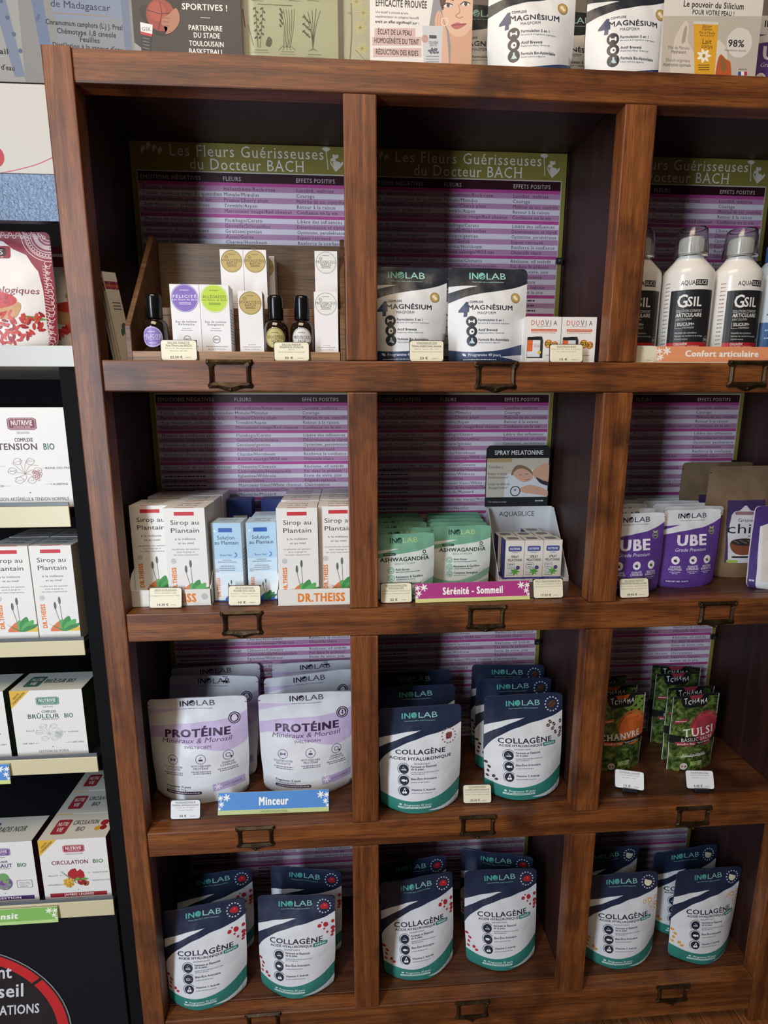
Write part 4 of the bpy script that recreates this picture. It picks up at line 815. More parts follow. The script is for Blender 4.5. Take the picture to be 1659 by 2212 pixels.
# category strips and price tags
def lily(a, u, v, s, c='#f2efe8', l=3):
    q = a.W/a.H
    for k in range(6):
        t = k*1.047+.3; a.B([(u, v), (u+s*.5*cos(t+.35), v+s*.5*sin(t+.35)*q), (u+s*cos(t), v+s*sin(t)*q), (u+s*.5*cos(t-.35), v+s*.5*sin(t-.35)*q)], c, l)
def strip(text, bg, W, H, label, loc, yaw=0, tilt=12, foot=None, tw=.5, ends='lr', it=0.):
    t = thing('category_strip', label, 'sign', loc, (R(-tilt), 0, R(yaw)), 'category strips'); m = MB(); m.box(-W/2, W/2, -.0006, .0006, 0, H, M('#e6e2cf'), mats={}); a = Art(W, H)
    a.Rc(0, 0, 1, .80 if foot else .93, bg, 1)
    if foot: a.Rc(0, .80, 1, 1, foot[1], 1); a.T(foot[0], .5, .90, .08, .25, '#5a6a3c', l=2)
    a.T(text, .5, .43, .36, tw, '#f4f1ea', b=2, l=4, it=it); s = .035
    for e in ends:
        for u, v, k in ((.075, .28, 1.), (.03, .65, .8), (.02, .3, .8), (.012, .9, .5)): lily(a, u if e == 'l' else 1-u, min(v, .78) if not foot else v*.8, s*k)
    a.emit(flat_front(W, H, -.0006), lambda v: m, 'card'); m.build('printed_strip', t)
    f = MB(); f.box(-W/2+.01, W/2-.01, .0007, .012, 0.0002, .0012, M('#c9ccd0', 'plastic')); f.build('foot', t); return t
strip('Confort articulaire', '#e29468', .215, .0255, 'orange strip in front of the joint drink bottles', (1.0095, .018, FLO[0]+.0006), 0, 4, None, .56)
strip('Sérénité - Sommeil', '#a8347f', .196, .032, 'magenta strip in front of the green pouches and sleep display', (.6215, .020, FLO[1]+.0006), 1, 14, ('', '#cfd08a'), .52)
strip('Minceur', '#4a86cc', .199, .037, 'blue strip in front of the protein pouches', (.2715, .034, FLO[2]+.0006), -1, 22, ('COMPLÉMENTS ALIMENTAIRES', '#b9c58a'), .26)
def tagc(lines, price, label, loc, yaw=0, tilt=15, W=.0535, H=.034, cream='#e6dfc6', holder=False):
    t = thing('price_tag', label, 'price tag', loc, (R(-tilt), 0, R(yaw)), 'price tags'); hh = .004 if holder else 0
    m = MB(); m.box(-W/2, W/2, 0, .0010, hh, hh+H, M('#23242a', 'plastic')); 
    if holder: m.prism([(-.014, .0), (.014, .0), (.012, .006), (-.012, .006)], -.006, .006, M('#17181c', 'plastic'))
    else: m.box(-W/2+.008, W/2-.008, .001, .012, 0, .001, M('#23242a', 'plastic'))
    m.build('tag_holder', t, bevel=.0004)
    c = MB(); a = Art(W, H); a.RR(.02, .03, .98, .97, cream, 0, .12); n = len(lines)
    for i, ln in enumerate(lines):
        wd = min(.86, .036*len(ln)+.05)
        if i < 1 or (i < 2 and len(lines) > 3): a.T(ln, .5, .13+.125*i, .075, wd, '#57534c'); a.L([(.5-wd/2, .185+.125*i), (.5+wd/2, .185+.125*i)], .006, '#57534c', 2)
        else: a.T(ln, .5, .15+.125*i, .05, wd, '#8d887c')
    a.T(price, .42, .83, .105, .036*len(price)+.08, '#4a4740', b=1); a.dash(.66, .82, .84, .03, '#9a958a', 2)
    a.emit(flat_front(W, H, -.0003, hh), lambda v: c, 'card'); c.build('card', t); return t
F0, F1, F2 = FLO[0]+.0006, FLO[1]+.0006, FLO[2]+.0006
tagc(['EAU DE TOILETTE', 'Aux Fleurs de BACH', 'Source de bien-être', 'Flacon 30 ML'], '22.50 €', 'cream price tag below the purple and green perfume boxes', (.1655, .018, F0), 0, 3, H=.030)
tagc(['EAU DE PARFUM', 'PRESENCE VITALITE', 'BIO', 'AUX ELIXIRS FLORAUX'], '35 €', 'cream price tag below the gold and silver tester bottles', (.3315, .018, F0), 0, 3, H=.028)
tagc(['4 MAGNESIUM CPX', 'Malate, bisglycinate, taurate,', 'algine issue de mer', 'Haute assimilation, sans inconfort'], '23 €', 'cream price tag in front of the left magnesium pouch, top row', (.5365, .018, F0), 0, 3, H=.032)
tagc(['DUOVIA D3 & K2', 'Vitamine D3 issue de lanoline', 'et vitamine K2'], '15 €', 'price tag leaning in front of the two vitamin boxes', (.7560, .018, F0), -2, 6, H=.028)
tagc(['', '', ''], '', 'price tag half hidden by the right post, beside the orange strip', (.8830, .026, F0), 8, 4, H=.028)
tagc(['SIROP AU PLANTAIN', 'TOUX RESPIRATOIRE', 'Dégagement des voies CPX'], '14.30 €', 'yellowed price tag in front of the left syrup tray', (.1145, .0225, F1), -2, 12)
tagc(['SIROP PLANTAIN', 'BONNE NUIT 250 ML', 'Anti-toux - Décongestionne', 'Thym + mélisse + plantain'], '10 €', 'price tag in front of the pale blue solution boxes', (.2410, .0245, F1), -2, 12)
tagc(['ASHWAGANDHA KSM66', 'RHODIOLA BIO', 'STRESS Équilibre émotionnel', 'Résistance physique et mentale'], '22 €', 'cream price tag beside the post, below the left green pouches', (.4915, .0200, F1), 0, 10)
tagc(['SPRAY MELATONINE EXTRA', 'SOMM. ENDORMISSEMENT RAPIDE', 'SOMMEIL DE TRAVAIL NOCTURNE'], '17.50 €', 'price tag in front of the sleep spray display, right of the magenta strip', (.7530, .0240, F1), 1, 14)
tagc(['UBE GRADE PREMIUM', 'PHILIPPINES Récolte à la main', 'utilisé comme colorant naturel', 'pâtisseries et boissons'], '18.90 €', 'price tag in front of the left purple yam pouches', (.9010, .0160, F1), 2, 14)
tagc(['GRAINES DE CHIA', 'sachet'], '', 'price tag at the right edge of the second row, before the white and purple bag', (1.1900, .0160, F1), 3, 12)
tagc(['PROGRAMME MINCEUR', 'Protéines, minéraux et morosil', 'Cure de 15 jours', 'Goût vanille'], '33 €', 'white price tag in front of the left protein pouch', (.1165, .0300, F2), -2, 14, cream='#dfe2e6')
tagc(['COLLAGENE MARIN', '+ acide hyaluronique et', 'VIT C, améliore élasticité de la peau', 'Goût chocolat ou café'], '26.50 €', 'cream price tag between the two files of collagen pouches, third row', (.6450, .0330, F2), -2, 16)
tagc(['TCHAMA BIO CHANVRE', 'CALME & BIEN-ÊTRE', 'poudre fine'], '13 €', 'white price tag on a black stand turned right, before the hemp pouch', (.9420, .0440, F2), -16, 24, cream='#e6e7ea', holder=True)
tagc(['TCHAMA BIO TULSI', 'PLANTE ADAPTOGENE', 'basilic sacré'], '6.40 €', 'white price tag on a black stand before the holy basil pouch', (1.0780, .0350, F2), -6, 22, cream='#e6e7ea', holder=True)

# ------------------------------------------------------------------ sleep spray display
sd = thing('sleep_display', 'white cardboard counter display with black header and sleeping person photo', 'display', (.757, .165, F1)); oz = (.757, .165, F1)
m = MB(); c = M('#d3d4d8'); x0, x1 = .690, .824; zf = F1
m.box(x0, x1, .112, .218, zf, zf+.0012, c); m.box(x0, x1, .112, .1132, zf+.0012, zf+.006, c)
for xa, xb in ((x0, x0+.0012), (x1-.0012, x1)):
    m.mesh([(x, y, z) for x in (xa, xb) for y, z in ((.1132, zf+.0012), (.218, zf+.0012), (.218, zf+.124), (.205, zf+.124), (.1132, zf+.010))], [[0, 1, 2, 3, 4], [9, 8, 7, 6, 5]]+[[j, (j+1) % 5, 5+(j+1) % 5, 5+j] for j in range(5)], c)
m.build('display_tray', sd, off=oz)
m = MB(); W, H = x1-x0, .124; m.box(-W/2, W/2, .2185, .2197, 0, H, c); a = Art(W, H); a.T('AQUASILICE', .47, .12, .075, .54, '#3b3b40'); a.emit(flat_front(W, H, .2185, 0), lambda v: m, 'card')
o = m.build('back_panel', sd, off=(0, .165, 0)); 
m = MB(); W, H = .128, .122; ch = .006
m.prism([(-W/2, 0), (W/2, 0), (W/2, H-ch), (W/2-ch, H), (-W/2+ch, H), (-W/2, H-ch)], .2185, .2197, M('#1a1b1f')); a = Art(W, H)
a.Rc(.012, .205, .988, .845, '#c9bfae', 1); a.Rc(.012, .205, .40, .27, '#b79a6c', 2); a.P([(.3, .5)]+smooth([(.3, .5), (.45, .42), (.7, .40), (.988, .30)], 5)+[(.988, .845), (.3, .845)], '#dfe0e4', 2)
a.B([(.40, .48), (.44, .36), (.52, .315), (.64, .35), (.74, .44), (.72, .50), (.5, .47)], '#8a6a4f', 3); a.B([(.43, .46), (.50, .385), (.60, .38), (.70, .44), (.745, .50), (.72, .56), (.62, .60), (.55, .575), (.48, .53)], '#dcab90', 4)
a.B([(.74, .42), (.84, .33), (.988, .30), (.988, .62), (.88, .60), (.77, .52)], '#d8a68a', 3); a.B([(.80, .52), (.90, .57), (.988, .60), (.988, .66), (.86, .61)], '#35333a', 4)
a.B([(.54, .72), (.66, .65), (.80, .66), (.988, .74), (.988, .83), (.8, .80), (.60, .77)], '#dba98e', 4)
for u, v, r in ((.545, .47, -18), (.64, .455, -12)): a.L([(u-.025, v+.004), (u, v+.014), (u+.028, v+.004)], .007, '#6b4a3c', 5)
a.L([(.62, .555), (.655, .565), (.69, .545)], .010, '#b0605a', 5); a.L([(.60, .50), (.615, .525), (.60, .53)], .005, '#b5806c', 5)
a.O(.475, .745, .082, .014, '#1a1b1f', 5, 28); a.C(.475, .745, .066, '#dfe0e4', 4); a.L([(.475, .745), (.45, .71)], .01, '#1a1b1f', 5); a.L([(.475, .745), (.485, .70)], .01, '#1a1b1f', 5)
a.T('SPRAY MELATONINE', .51, .115, .070, .76, '#e6e4e0', b=1); a.T('Contribue à :', .16, .345, .045, .24, '#4a443e'); a.T('Réduire le temps', .18, .455, .042, .30, '#5a4a3c'); a.T("d'endormissement*", .20, .515, .042, .33, '#5a4a3c'); a.T('Limiter les effets du', .21, .625, .042, .34, '#4a443e'); a.T('décalage horaire*', .20, .685, .042, .31, '#4a443e')
a.T('* Voir mentions sur la boîte', .19, .92, .028, .30, '#c9c9c9'); a.dash(.80, .93, .91, .02, '#c9c9c9', 2)
a.emit(flat_front(W, H, .2185, 0), lambda v: m, 'card'); m.build('header_card', sd, off=(.006, .165, -.1242))
def mel_art(a):
    a.Rc(0, .90, 1, 1, '#3b3a86', 1); a.T('ENDORMISSEMENT', .5, .95, .026, .72, '#dfe0ee', l=3)
    a.P([(.16, .155), (.22, .135), (.80, .135), (.86, .155), (.86, .245), (.80, .265), (.22, .265), (.16, .245)], '#4a4f8e', 2); a.T('NUTRIVIE', .51, .20, .050, .52, '#e6e6ef', b=1); a.dash(.36, .66, .295, .014, '#5d62a4', 2)
    a.T('SPRAY', .53, .395, .058, .40, '#33313c', b=1); a.T('MELATONINE', .52, .475, .058, .76, '#33313c', b=1)
    a.RR(.12, .545, .52, .68, '#6a6a7a', 2, .2); a.RR(.14, .552, .50, .673, '#e0dfe0', 3, .2); a.dash(.18, .46, .59, .022, '#4a4a58', 4); a.dash(.2, .44, .645, .018, '#7a7a88', 4)
    a.C(.70, .665, .11, '#5a3f86', 3); a.C(.28, .75, .14, '#b8c4d4', 2, 20); a.C(.26, .745, .09, '#d4dbe4', 3, 16)
    for k in range(7): t = k*.9; a.B([(.55, .76), (.55+.12*cos(t+.4), .76+.12*sin(t+.4)*a.W/a.H), (.55+.26*cos(t), .76+.22*sin(t)*a.W/a.H), (.55+.12*cos(t-.4), .76+.12*sin(t-.4)*a.W/a.H)], ('#4f9a3f', '#6fb455')[k % 2], 3)
    a.dash(.1, .5, .845, .018, '#8a8a94', 2)
def mel_top(a): a.RR(.2, .2, .8, .7, '#5a5a68', 1, .3); a.T('NUTRIVIE', .5, .45, .2, .5, '#c9c9d4', rot=0)
for r, y, n, xs in (('front', .1145, 3, 0), ('second', .150, 3, -.004), ('third', .183, 1, .058)):
    for k in range(n):
        x = .7195+.0358*k+xs if n == 3 else .7790
        carton('mel', mel_art, .0350, .078, .033, 'spray_box', f"{('left', 'middle', 'right')[k] if n == 3 else 'single'} sleep spray box in the {r} row of the counter display", (x, y, F1+.0016), -2, 'sleep spray boxes', base='#dedad2', side='#3d3c80', top_fn=mel_top, top='#d8d4ca')

# ------------------------------------------------------------------ kraft bags of seeds at the right
def chia_art(a):
    a.Rc(.24, .30, .74, .86, '#3f2f5e', 2); a.P([(.28, .86), (.26, .60), (.30, .43)]+smooth([(.30, .43), (.34, .40), (.40, .39), (.47, .345), (.54, .39), (.62, .40), (.68, .44)], 4)+[(.72, .60), (.74, .86)], '#c9cbd4', 3)
    a.RR(.34, .40, .58, .43, '#8d6a78', 4, .5); a.T('Graines de', .53, .475, .030, .30, '#2a2830', l=4); a.T('chia', .46, .55, .085, .42, '#1f1d24', l=4); a.T('noires', .60, .615, .028, .16, '#2a2830', l=4)
    a.B([(.29, .685), (.34, .665), (.47, .66), (.60, .665), (.65, .685), (.62, .75), (.54, .785), (.40, .785), (.32, .75)], '#7a4530', 4); a.C(.47, .672, .17, '#2c2726', 5, 24, .28)
    for k in range(24): a.C(.33+.28*((k*13) % 24)/24, .655+.03*((k*7) % 11)/11, .008, '#6a625e', 6, 6)
    a.RR(.32, .80, .62, .815, '#1f1d24', 4, .5); a.Rc(.26, .835, .40, .858, '#8fb04a', 4)
pt = PZ(1592, 998, FLO[1]+.212)
def chia(x, y, t, yaw, seed): return pouch('chia', chia_art, .150, .212, .046, KRAFT, '#7d6650', 'kraft_bag', 'bag', t, (x, y, F1), yaw, 0, 0, 'kraft bags of chia seeds', seed, kind='card')
chia(1.1650, .133, 'front brown kraft bag with a white and purple chia seed label', 0, 0); chia(1.1520, .200, 'rear brown kraft bag behind the chia seed bag', 3, 1)
def chia2_art(a):
    a.Rc(0, 0, .10, 1, '#4a3578', 2); a.P([(.10, 0), (1, 0), (1, .10), (.4, .12), (.25, .2), (.10, .24)], '#4a3578', 2); a.P([(.16, .9), (.14, .25), (.3, .18), (.9, .16), (.9, .9)], '#d3cec8', 3)
    a.T('Chia', .62, .42, .16, .60, '#2a2438', l=5); a.B([(.35, .70), (.5, .66), (.85, .66), (.95, .70), (.85, .82), (.5, .82)], '#8a5038', 5); a.RR(.3, .87, .9, .92, '#4a3578', 5, .5); a.dash(.02, .08, .9, .02, '#d8d4e0', 4)
pouch('chia2', chia2_art, .112, .150, .036, WHT, '#d8d6dc', 'seed_bag', 'bag', 'white and purple seed bag cut off by the right edge, second row', (1.183, .058, F1), 4, 0, 0, None, 0)

# ------------------------------------------------------------------ black shop shelving unit on the left
YU = .030
def ZU(py, px=60, y=YU): return PY(px, py, y).z
UX0, UX1, UR = -.46, .0185, -.0235
ub = (-.22, .25, FZ+.0005); unit = thing('shop_shelving', 'black metal shop shelving unit with cream price rails beside the cabinet', 'shelving unit', ub)
DK = M('#0b0c10', 'matte'); DK2 = M('#15171c', 'matte')
for _m in (DK, DK2): _m.node_tree.nodes['Principled BSDF'].inputs['Specular IOR Level'].default_value = .15; CREAM = M('#cfc6a2', 'plastic'); GREYR = M('#5a5f66', 'plastic')
def up(nm, m, bevel=.0008, parent=None): return m.build(nm, parent or unit, bevel=bevel, off=ub)
def ubox(nm, x0, x1, y0, y1, z0, z1, mat, bevel=.0008, parent=None): m = MB(); m.box(x0, x1, y0, y1, z0, z1, mat); return up(nm, m, bevel, parent)
zt0, zt1 = ZU(792), ZU(746); zf0, zf1 = ZU(375), ZU(181); zc0 = ZU(470)
ubox('side_panel', UR+.006, UX1, YU+.004, .46, FZ+.001, zt0-.0005, DK); ubox('back_panel', UX0, UX1, .4605, .47, FZ+.001, zf1, DK)
ubox('top_shelf', UX0, UX1, YU, .46, zt0, zt1, M('#b4b5b1', 'plastic'))
ubox('upper_side_panel', UX1-.004, UX1, YU+.03, .46, zt1+.0005, zf0, DK)
m = MB(); m.box(UX0, UX1, YU, YU+.016, zf0, zf1, M('#b6b3ad', 'print')); W = UX1-UX0; H = zf1-zf0; a = Art(W, H); q = lambda px, py: ((PY(px, py, YU).x-UX0)/W, (zf1-PY(px, py, YU).z)/H)
a.C(*q(-14, 338), .030, '#a5121c', 2, 28); a.L(smooth([q(0, 374), q(40, 366), q(80, 355), q(114, 340)], 5), .0022, '#b03a4a', 2); a.emit(lambda u, v, o: (UX0+u*W, YU-o, zf1-v*H), lambda v: m, 'print'); up('fascia', m)
m = MB(); m.mesh([(x, y, z) for x in (UX0, UX1) for y, z in ((YU+.001, zf0-.0005), (YU+.016, zf0-.0005), (YU+.030, zc0), (YU+.014, zc0))], [[0, 1, 2, 3], [7, 6, 5, 4], [0, 4, 5, 1], [1, 5, 6, 2], [2, 6, 7, 3], [3, 7, 4, 0]], HAMMER); up('canopy_strip', m, 0)
SHZ = []
for p1, p2 in ((1094, 1139), (1386, 1418), (1640, 1673), (1953, 1986)):
    a1, a0 = ZU(p1, 90), ZU(p2, 90); SHZ.append(a1-.004)
    sh = ubox('shelf', UX0, UR, YU+.0035, .46, a1-.020, a1-.0045, DK2); ubox('price_rail', UX0, UR, YU, YU+.003, a0, a1, CREAM, .0006, sh); ubox('rail_channel', UX0, UR, YU+.001, YU+.0032, a1+.0002, a1+.006, GREYR, .0004, sh)
zd = SHZ[3]-.036; ubox('lower_panel', UX0, UR, YU+.006, YU+.022, FZ+.001, zd, DK2)
# round red sign on the lower panel
yd = YU+.006; A_, B_, C_ = [PY(*p, yd) for p in ((124, 2140), (0, 2059), (62, 2086))]
def circ3(a, b, c):
    ax, ay, bx, by, cx, cy = a.x, a.z, b.x, b.z, c.x, c.z; d = 2*(ax*(by-cy)+bx*(cy-ay)+cx*(ay-by))
    ux = ((ax*ax+ay*ay)*(by-cy)+(bx*bx+by*by)*(cy-ay)+(cx*cx+cy*cy)*(ay-by))/d; uz = ((ax*ax+ay*ay)*(cx-bx)+(bx*bx+by*by)*(ax-cx)+(cx*cx+cy*cy)*(bx-ax))/d
    return ux, uz, hypot(ax-ux, ay-uz)
sx, sz, sr = circ3(A_, B_, C_)
W = H = 2*sr; a = Art(W, H); q = lambda px, py: ((PY(px, py, yd).x-sx)/W+.5, .5-(PY(px, py, yd).z-sz)/H); m = MB()
m.prism([(sx+sr*cos(2*pi*k/48), sz+sr*sin(2*pi*k/48)) for k in range(48)], yd-.0012, yd-.0002, M('#17181d', 'print'))
for a0, a1 in ((-170, -122), (-120, -78), (-74, -38), (-36, 8), (11, 60), (63, 120), (124, 186)): a.O(.5, .5, .485, .05, '#c8262c', 2, 20, a0, a1)
a.O(.5, .5, .5, .006, '#8a8a90', 2, 60); k = W/ .9
hv = lambda n_: abs(q(20, 2120+n_/2)[1]-q(20, 2120-n_/2)[1])
for t_, xa, xb, yy, hh_ in (('nt', -3, 26, 2098, 27), ('seil', -3, 51, 2139, 28), ('ATIONS', 0, 86, 2181, 20)): a.T(t_, (q(xa, yy)[0]+q(xb, yy)[0])/2, q(12, yy)[1], hv(hh_), q(xb, yy)[0]-q(xa, yy)[0], '#d9dbe2', b=1, it=.12)
a.emit(lambda u, v, o: (sx+(u-.5)*W, yd-.0012-o, sz+(.5-v)*H), lambda v: m, 'print'); up('round_sign', m, 0)
# goods on the unit
def goji_art(small):
    def f(a):
        R_ = '#8a2c3c'
        a.P([(0, 0), (1, 0), (1, 1), (.945, 1), (.915, .5), (.89, .34), (.84, .27), (.80, .20), (.70, .155), (.62, .09), (.45, .05), (0, .05)], R_, 1)
        for r in (.05, .075, .10, .125, .15, .20, .225): a.O(.985, .02, r, .006, '#d9c0bf', 2, 24, 80, 185)
        for k in range(26):
            t = R(88+95*(k % 13)/12); r = .175 if k < 13 else .11; a.O(.985+r*cos(t), .02+r*sin(t)*a.W/a.H, .016, .006, '#d9c0bf', 3, 10)
        for k in range(16): a.O(.50+.03*k, .025+.02*(k % 2), .016, .006, '#d9c0bf', 2, 10)
        for k in range(28): a.O(.965, .27+.026*k, .026-.008*(k % 2), .006, '#d9c0bf', 2, 10, 20*k, 220+20*k); a.L([(.925, .29+.025*k), (.955, .30+.025*k)], .006, '#d9c0bf', 2)
        a.RR(.22, .13, .68, .235, '#8f2f38', 3, .2); a.RR(.26, .148, .645, .215, '#2d2422', 4, .3); a.T('ÉCOIDÉES', .44, .182, .042, .36, '#e6dcd4', l=5); a.dash(.5, .62, .225, .008, '#d9b8a8', 5)
        a.T('goji', .33, .45, .14, .36, '#5f9a3f', it=.2, b=1); a.C(.505, .33, .03, '#8a3b34', 3, 10, 1.4, 20); a.C(.40, .325, .03, '#8a3b34', 3, 10, 1.4, 20); a.T('biologiques', .70, .51, .055, .38, '#8a2f44', it=.2)
        a.B([(.22, .625), (.30, .60), (.48, .585), (.66, .60), (.745, .625), (.735, .71), (.66, .76), (.32, .76), (.24, .71)], '#b98f63', 3); a.C(.48, .60, .24, '#b83433', 4, 24, .33)
        a.B([(.76, .73), (.86, .735), (.93, .755), (.84, .765)], '#5f8a45', 3); a.B([(.1, .70), (.2, .67), (.32, .70), (.2, .74)], '#6f9a50', 4)
        for k in range(260):
            u = rnd.uniform(0, .92); v = rnd.uniform(.70, .97)
            if u+max(0, v-.86)*2.0 < .90: a.C(u, v, .030, ('#a82428', '#b8352f', '#8f1c20', '#c04a3e')[k % 4], 4+.05*(k % 12), 8, .42, k*67)
        for k in range(36): a.C(.30+.36*((k*.618) % 1), .575+.045*((k*.377) % 1), .022, ('#b02f30', '#c8443c', '#9c2528')[k % 3], 5+.05*(k % 9), 8, .55, k*37)
    return f
zb = zt1+.0004
p = PY(114, 620, .062); pouch('goji', goji_art(0), .175, .168, .046, '#dcd8d6', '#d9d4d4', 'berry_bag', 'bag', 'white goji berry bag with maroon lace border on the white top shelf', (p.x-.0905, .075, zb), 0, 0, 0, 'goji berry bags', 0)
def goji2(a):
    a.P([(0, 0), (1, 0), (1, .08), (.3, .07), (0, .03)], '#8a2c3c', 1); a.Rc(.04, .10, 1, .20, '#7a2430', 2)
    a.T('i', .62, .42, .14, .08, '#5f9a3f', it=.3, b=1); a.C(.72, .30, .05, '#8a3b34', 3, 10, 1.4, 20); a.T('bio', .80, .485, .055, .26, '#8a2f44', it=.2); a.B([(.25, .60), (.5, .56), (1, .55), (1, .76), (.35, .74)], '#b98f63', 3); a.C(.70, .585, .40, '#b83433', 4, 24, .25)
    for k in range(60): a.C(.2+.74*((k*.618) % 1), .70+.24*((k*.377) % 1), .05, ('#b02f30', '#c8443c', '#9c2528', '#d05a4c')[k % 4], 4+.05*(k % 12), 8, .55, k*37)
pouch('goji2', goji2, .088, .160, .03, '#dcd8d6', '#d9d4d4', 'berry_bag', 'bag', 'second goji berry bag partly hidden between the first bag and the cabinet', (-.0350, .122, zb), 0, 0, 0, 'goji berry bags', 0)
def nut(cat, l1, l2, sub, col, tcol, foot, labels, corner=True, plant='line', bio='#2f6a52', edge=None, wm=.6):
    def f(a):
        q = a.W/a.H
        if corner: a.P([(0, 0), (.28, 0), (0, .28*q)], '#d9ae3f', 1); a.T('HAUTE', .085, .085*q, .026, .12, '#5a4a24', rot=45, b=1); a.T('CONCENTRATION', .115, .118*q, .026, .25, '#5a4a24', rot=45, b=1)
        a.P([(.35, .115), (.38, .10), (.64, .10), (.67, .115), (.67, .205), (.64, .22), (.38, .22), (.35, .205)], col, 2); a.P([(.362, .118), (.385, .108), (.635, .108), (.658, .118), (.658, .202), (.635, .212), (.385, .212), (.362, .202)], '#e6d9d6', 3); a.P([(.366, .121), (.388, .112), (.632, .112), (.654, .121), (.654, .199), (.632, .208), (.388, .208), (.366, .199)], col, 4)
        a.T('NUTRIVIE', .51, .150, .048, .23, '#efeae4', b=1, l=5); a.T('LA FORCE DE LA NATURE', .51, .190, .014, .18, '#efe0dc', l=5); a.T(cat, .51, .247, .020, .14 if len(cat) < 12 else .26, '#6a6a70')
        if l1: a.T(l1, .51, .318, .036, .20, tcol, b=1)
        a.T(l2, .51-.08, .385, .062, wm*.72, tcol, b=1); a.T('BIO', .51+wm*.5-.03, .385, .062, wm*.20, bio, b=1)
        if sub: a.dash(.40, .64, .432, .010, '#8a8a8e', 2)
        for (u, v, t, ux, vx) in labels: a.T(t, u, v, .020, .020*len(t)+.01, '#5d5d63'); a.L([(ux, vx), (ux+(.5-ux)*.28, vx)], .003, '#9a9aa0', 2); a.O(ux, vx, .010, .004, '#9a9aa0', 2, 10)
        lc = {'line': '#8c7a72', 'green': '#9fb0a6'}.get(plant, '#7a8a5a')
        if plant in ('line', 'green'):
            for k in range(9): t = k*.7; a.L(smooth([(.48, .66), (.48+.08*cos(t), .62+.07*sin(t)), (.48+.17*cos(t+.3), .62+.12*sin(t+.3))], 4), .004, lc, 2)
            for k in range(6): t = k*1.05; u, v = .48+.14*cos(t), .63+.11*sin(t); pts = [(u-.05, v+.01), (u-.01, v-.035), (u+.05, v-.01), (u+.01, v+.03)]; a.L(smooth(pts, 4, True)+[smooth(pts, 4, True)[0]], .004, lc, 3); a.L([(u-.05, v+.01), (u+.05, v-.01)], .003, lc, 3)
            for k in range(14): a.O(.61+.045*cos(k*2.4)*(.3+k*.06), .67+.05*sin(k*2.4)*(.3+k*.06), .016, .005, '#a2565a' if plant == 'line' else lc, 3, 10)
        elif plant == 'red':
            pts = []
            for k in range(22): r = (.13, .075)[k % 2]*(1 if k < 22 else 1); pts.append((.50+r*cos(R(-90+k*16.4)), .61+r*sin(R(-90+k*16.4))*q))
            a.P(pts, '#a8222e', 2); a.C(.57, .72, .062, '#8f1f26', 4, 20); a.C(.555, .70, .018, '#cf6a60', 5, 8)
            for k in range(34): a.C(.38+.075*cos(k*2.4)*math.sqrt(k/34), .73+.075*sin(k*2.4)*math.sqrt(k/34), .018, ('#cf9f2f', '#dcb648', '#b5842a')[k % 3], 3, 8)
            for k in range(12): a.L([(.30+.012*k, .53+.013*k), (.28+.02*k, .55+.018*k)], .012, '#7f9a7a', 2)
            a.B([(.47, .68), (.52, .64), (.55, .67), (.50, .70)], '#5f9a45', 5); a.B([(.56, .67), (.62, .65), (.68, .68), (.61, .695)], '#5f9a45', 5); a.B([(.62, .70), (.68, .73), (.66, .79), (.60, .79), (.64, .75)], '#9a5a34', 3)
        else:
            a.C(.52, .68, .12, '#7b6390', 2, 24); 
            for k in range(16): a.C(.52+.09*cos(k*2.4)*math.sqrt(k/16), .68+.09*sin(k*2.4)*math.sqrt(k/16), .035, ('#8d76a0', '#6a5280', '#7f9a70')[k % 3], 3, 8, .7, k*30)
            a.B([(.42, .60), (.46, .52), (.56, .52), (.60, .60), (.52, .63)], '#6fa062', 3); a.RR(.70, .64, .93, .77, '#7a7a82', 2, .15); a.RR(.71, .647, .92, .763, '#e3e1de', 3, .15); a.T('ARTICHAUT', .815, .68, .020, .16, '#4a4a6a', l=4); a.T('EXTRA DOSE', .815, .71, .020, .16, '#4a4a6a', l=4); a.dash(.74, .86, .742, .014, '#8a8a9a', 4)
        a.P([(.495, .845), (.525, .845), (.51, .858)], '#5a5a60', 2)
        if edge: a.Rc(.08, .90, .93, .965, edge, 2); a.T(foot, .51, .932, .036, .44, '#f0e6e4', b=1)
        else: a.T(foot, .51, .915, .034, .42 if len(foot) < 20 else .86, '#55555c')
    return f
def nut_top(col, txt, plant):
    def f(a):
        a.RR(.12, .22, .34, .80, col, 2, .1); a.T('NUTRI', .23, .40, .15, .15, '#efe4e0', b=1); a.T('VIE', .23, .62, .15, .09, '#efe4e0', b=1)
        if len(txt) > 1: a.T(txt[0], .57, .36, .16, .38, '#55505a', b=1); a.T(txt[1], .54, .62, .16, .12, '#55505a', b=1)
        else: a.T(txt[0], .58, .5, .2, .42, '#4a5a52', b=1)
        if plant: a.C(.86, .40, .06, '#a8222e', 3, 12); a.C(.80, .62, .05, '#cf9f2f', 3, 12); a.C(.88, .60, .05, '#8f1f26', 4, 12)
    return f
def side_txt(c):
    def f(a):
        for i in range(26): a.dash(.12, .85 if i % 4 else .6, .05+.035*i, .012, c, 1)
    return f
BW, BD = .118, .062
z2 = SHZ[0]+.0004; p = PY(154, 960, .045); p.x = min(p.x, UR+.003); hT = ZU(880, 80, .045)-z2
carton('tension', nut('CIRCULATION', 'COMPLEXE', 'TENSION', '', '#7f3f52', '#4f3a44', "PRESSION ARTÉRIELLE & TENSION NORMALE", [(.86, .60, 'REINE DES PRÉS', .72, .60), (.86, .765, 'AUBÉPINE', .76, .765), (.10, .58, 'OLIVIER', .18, .58), (.10, .78, 'VIGNE ROUGE', .22, .78)], True, 'line'), .135, hT, BD, 'supplement_box', 'large white blood pressure complex box with dark red side on the upper price shelf', (p.x-.0675, .045, z2), 0, 'white herbal complex boxes', side='#6a2a26', side_fn=side_txt('#b58a80'), top='#d9d3c4')
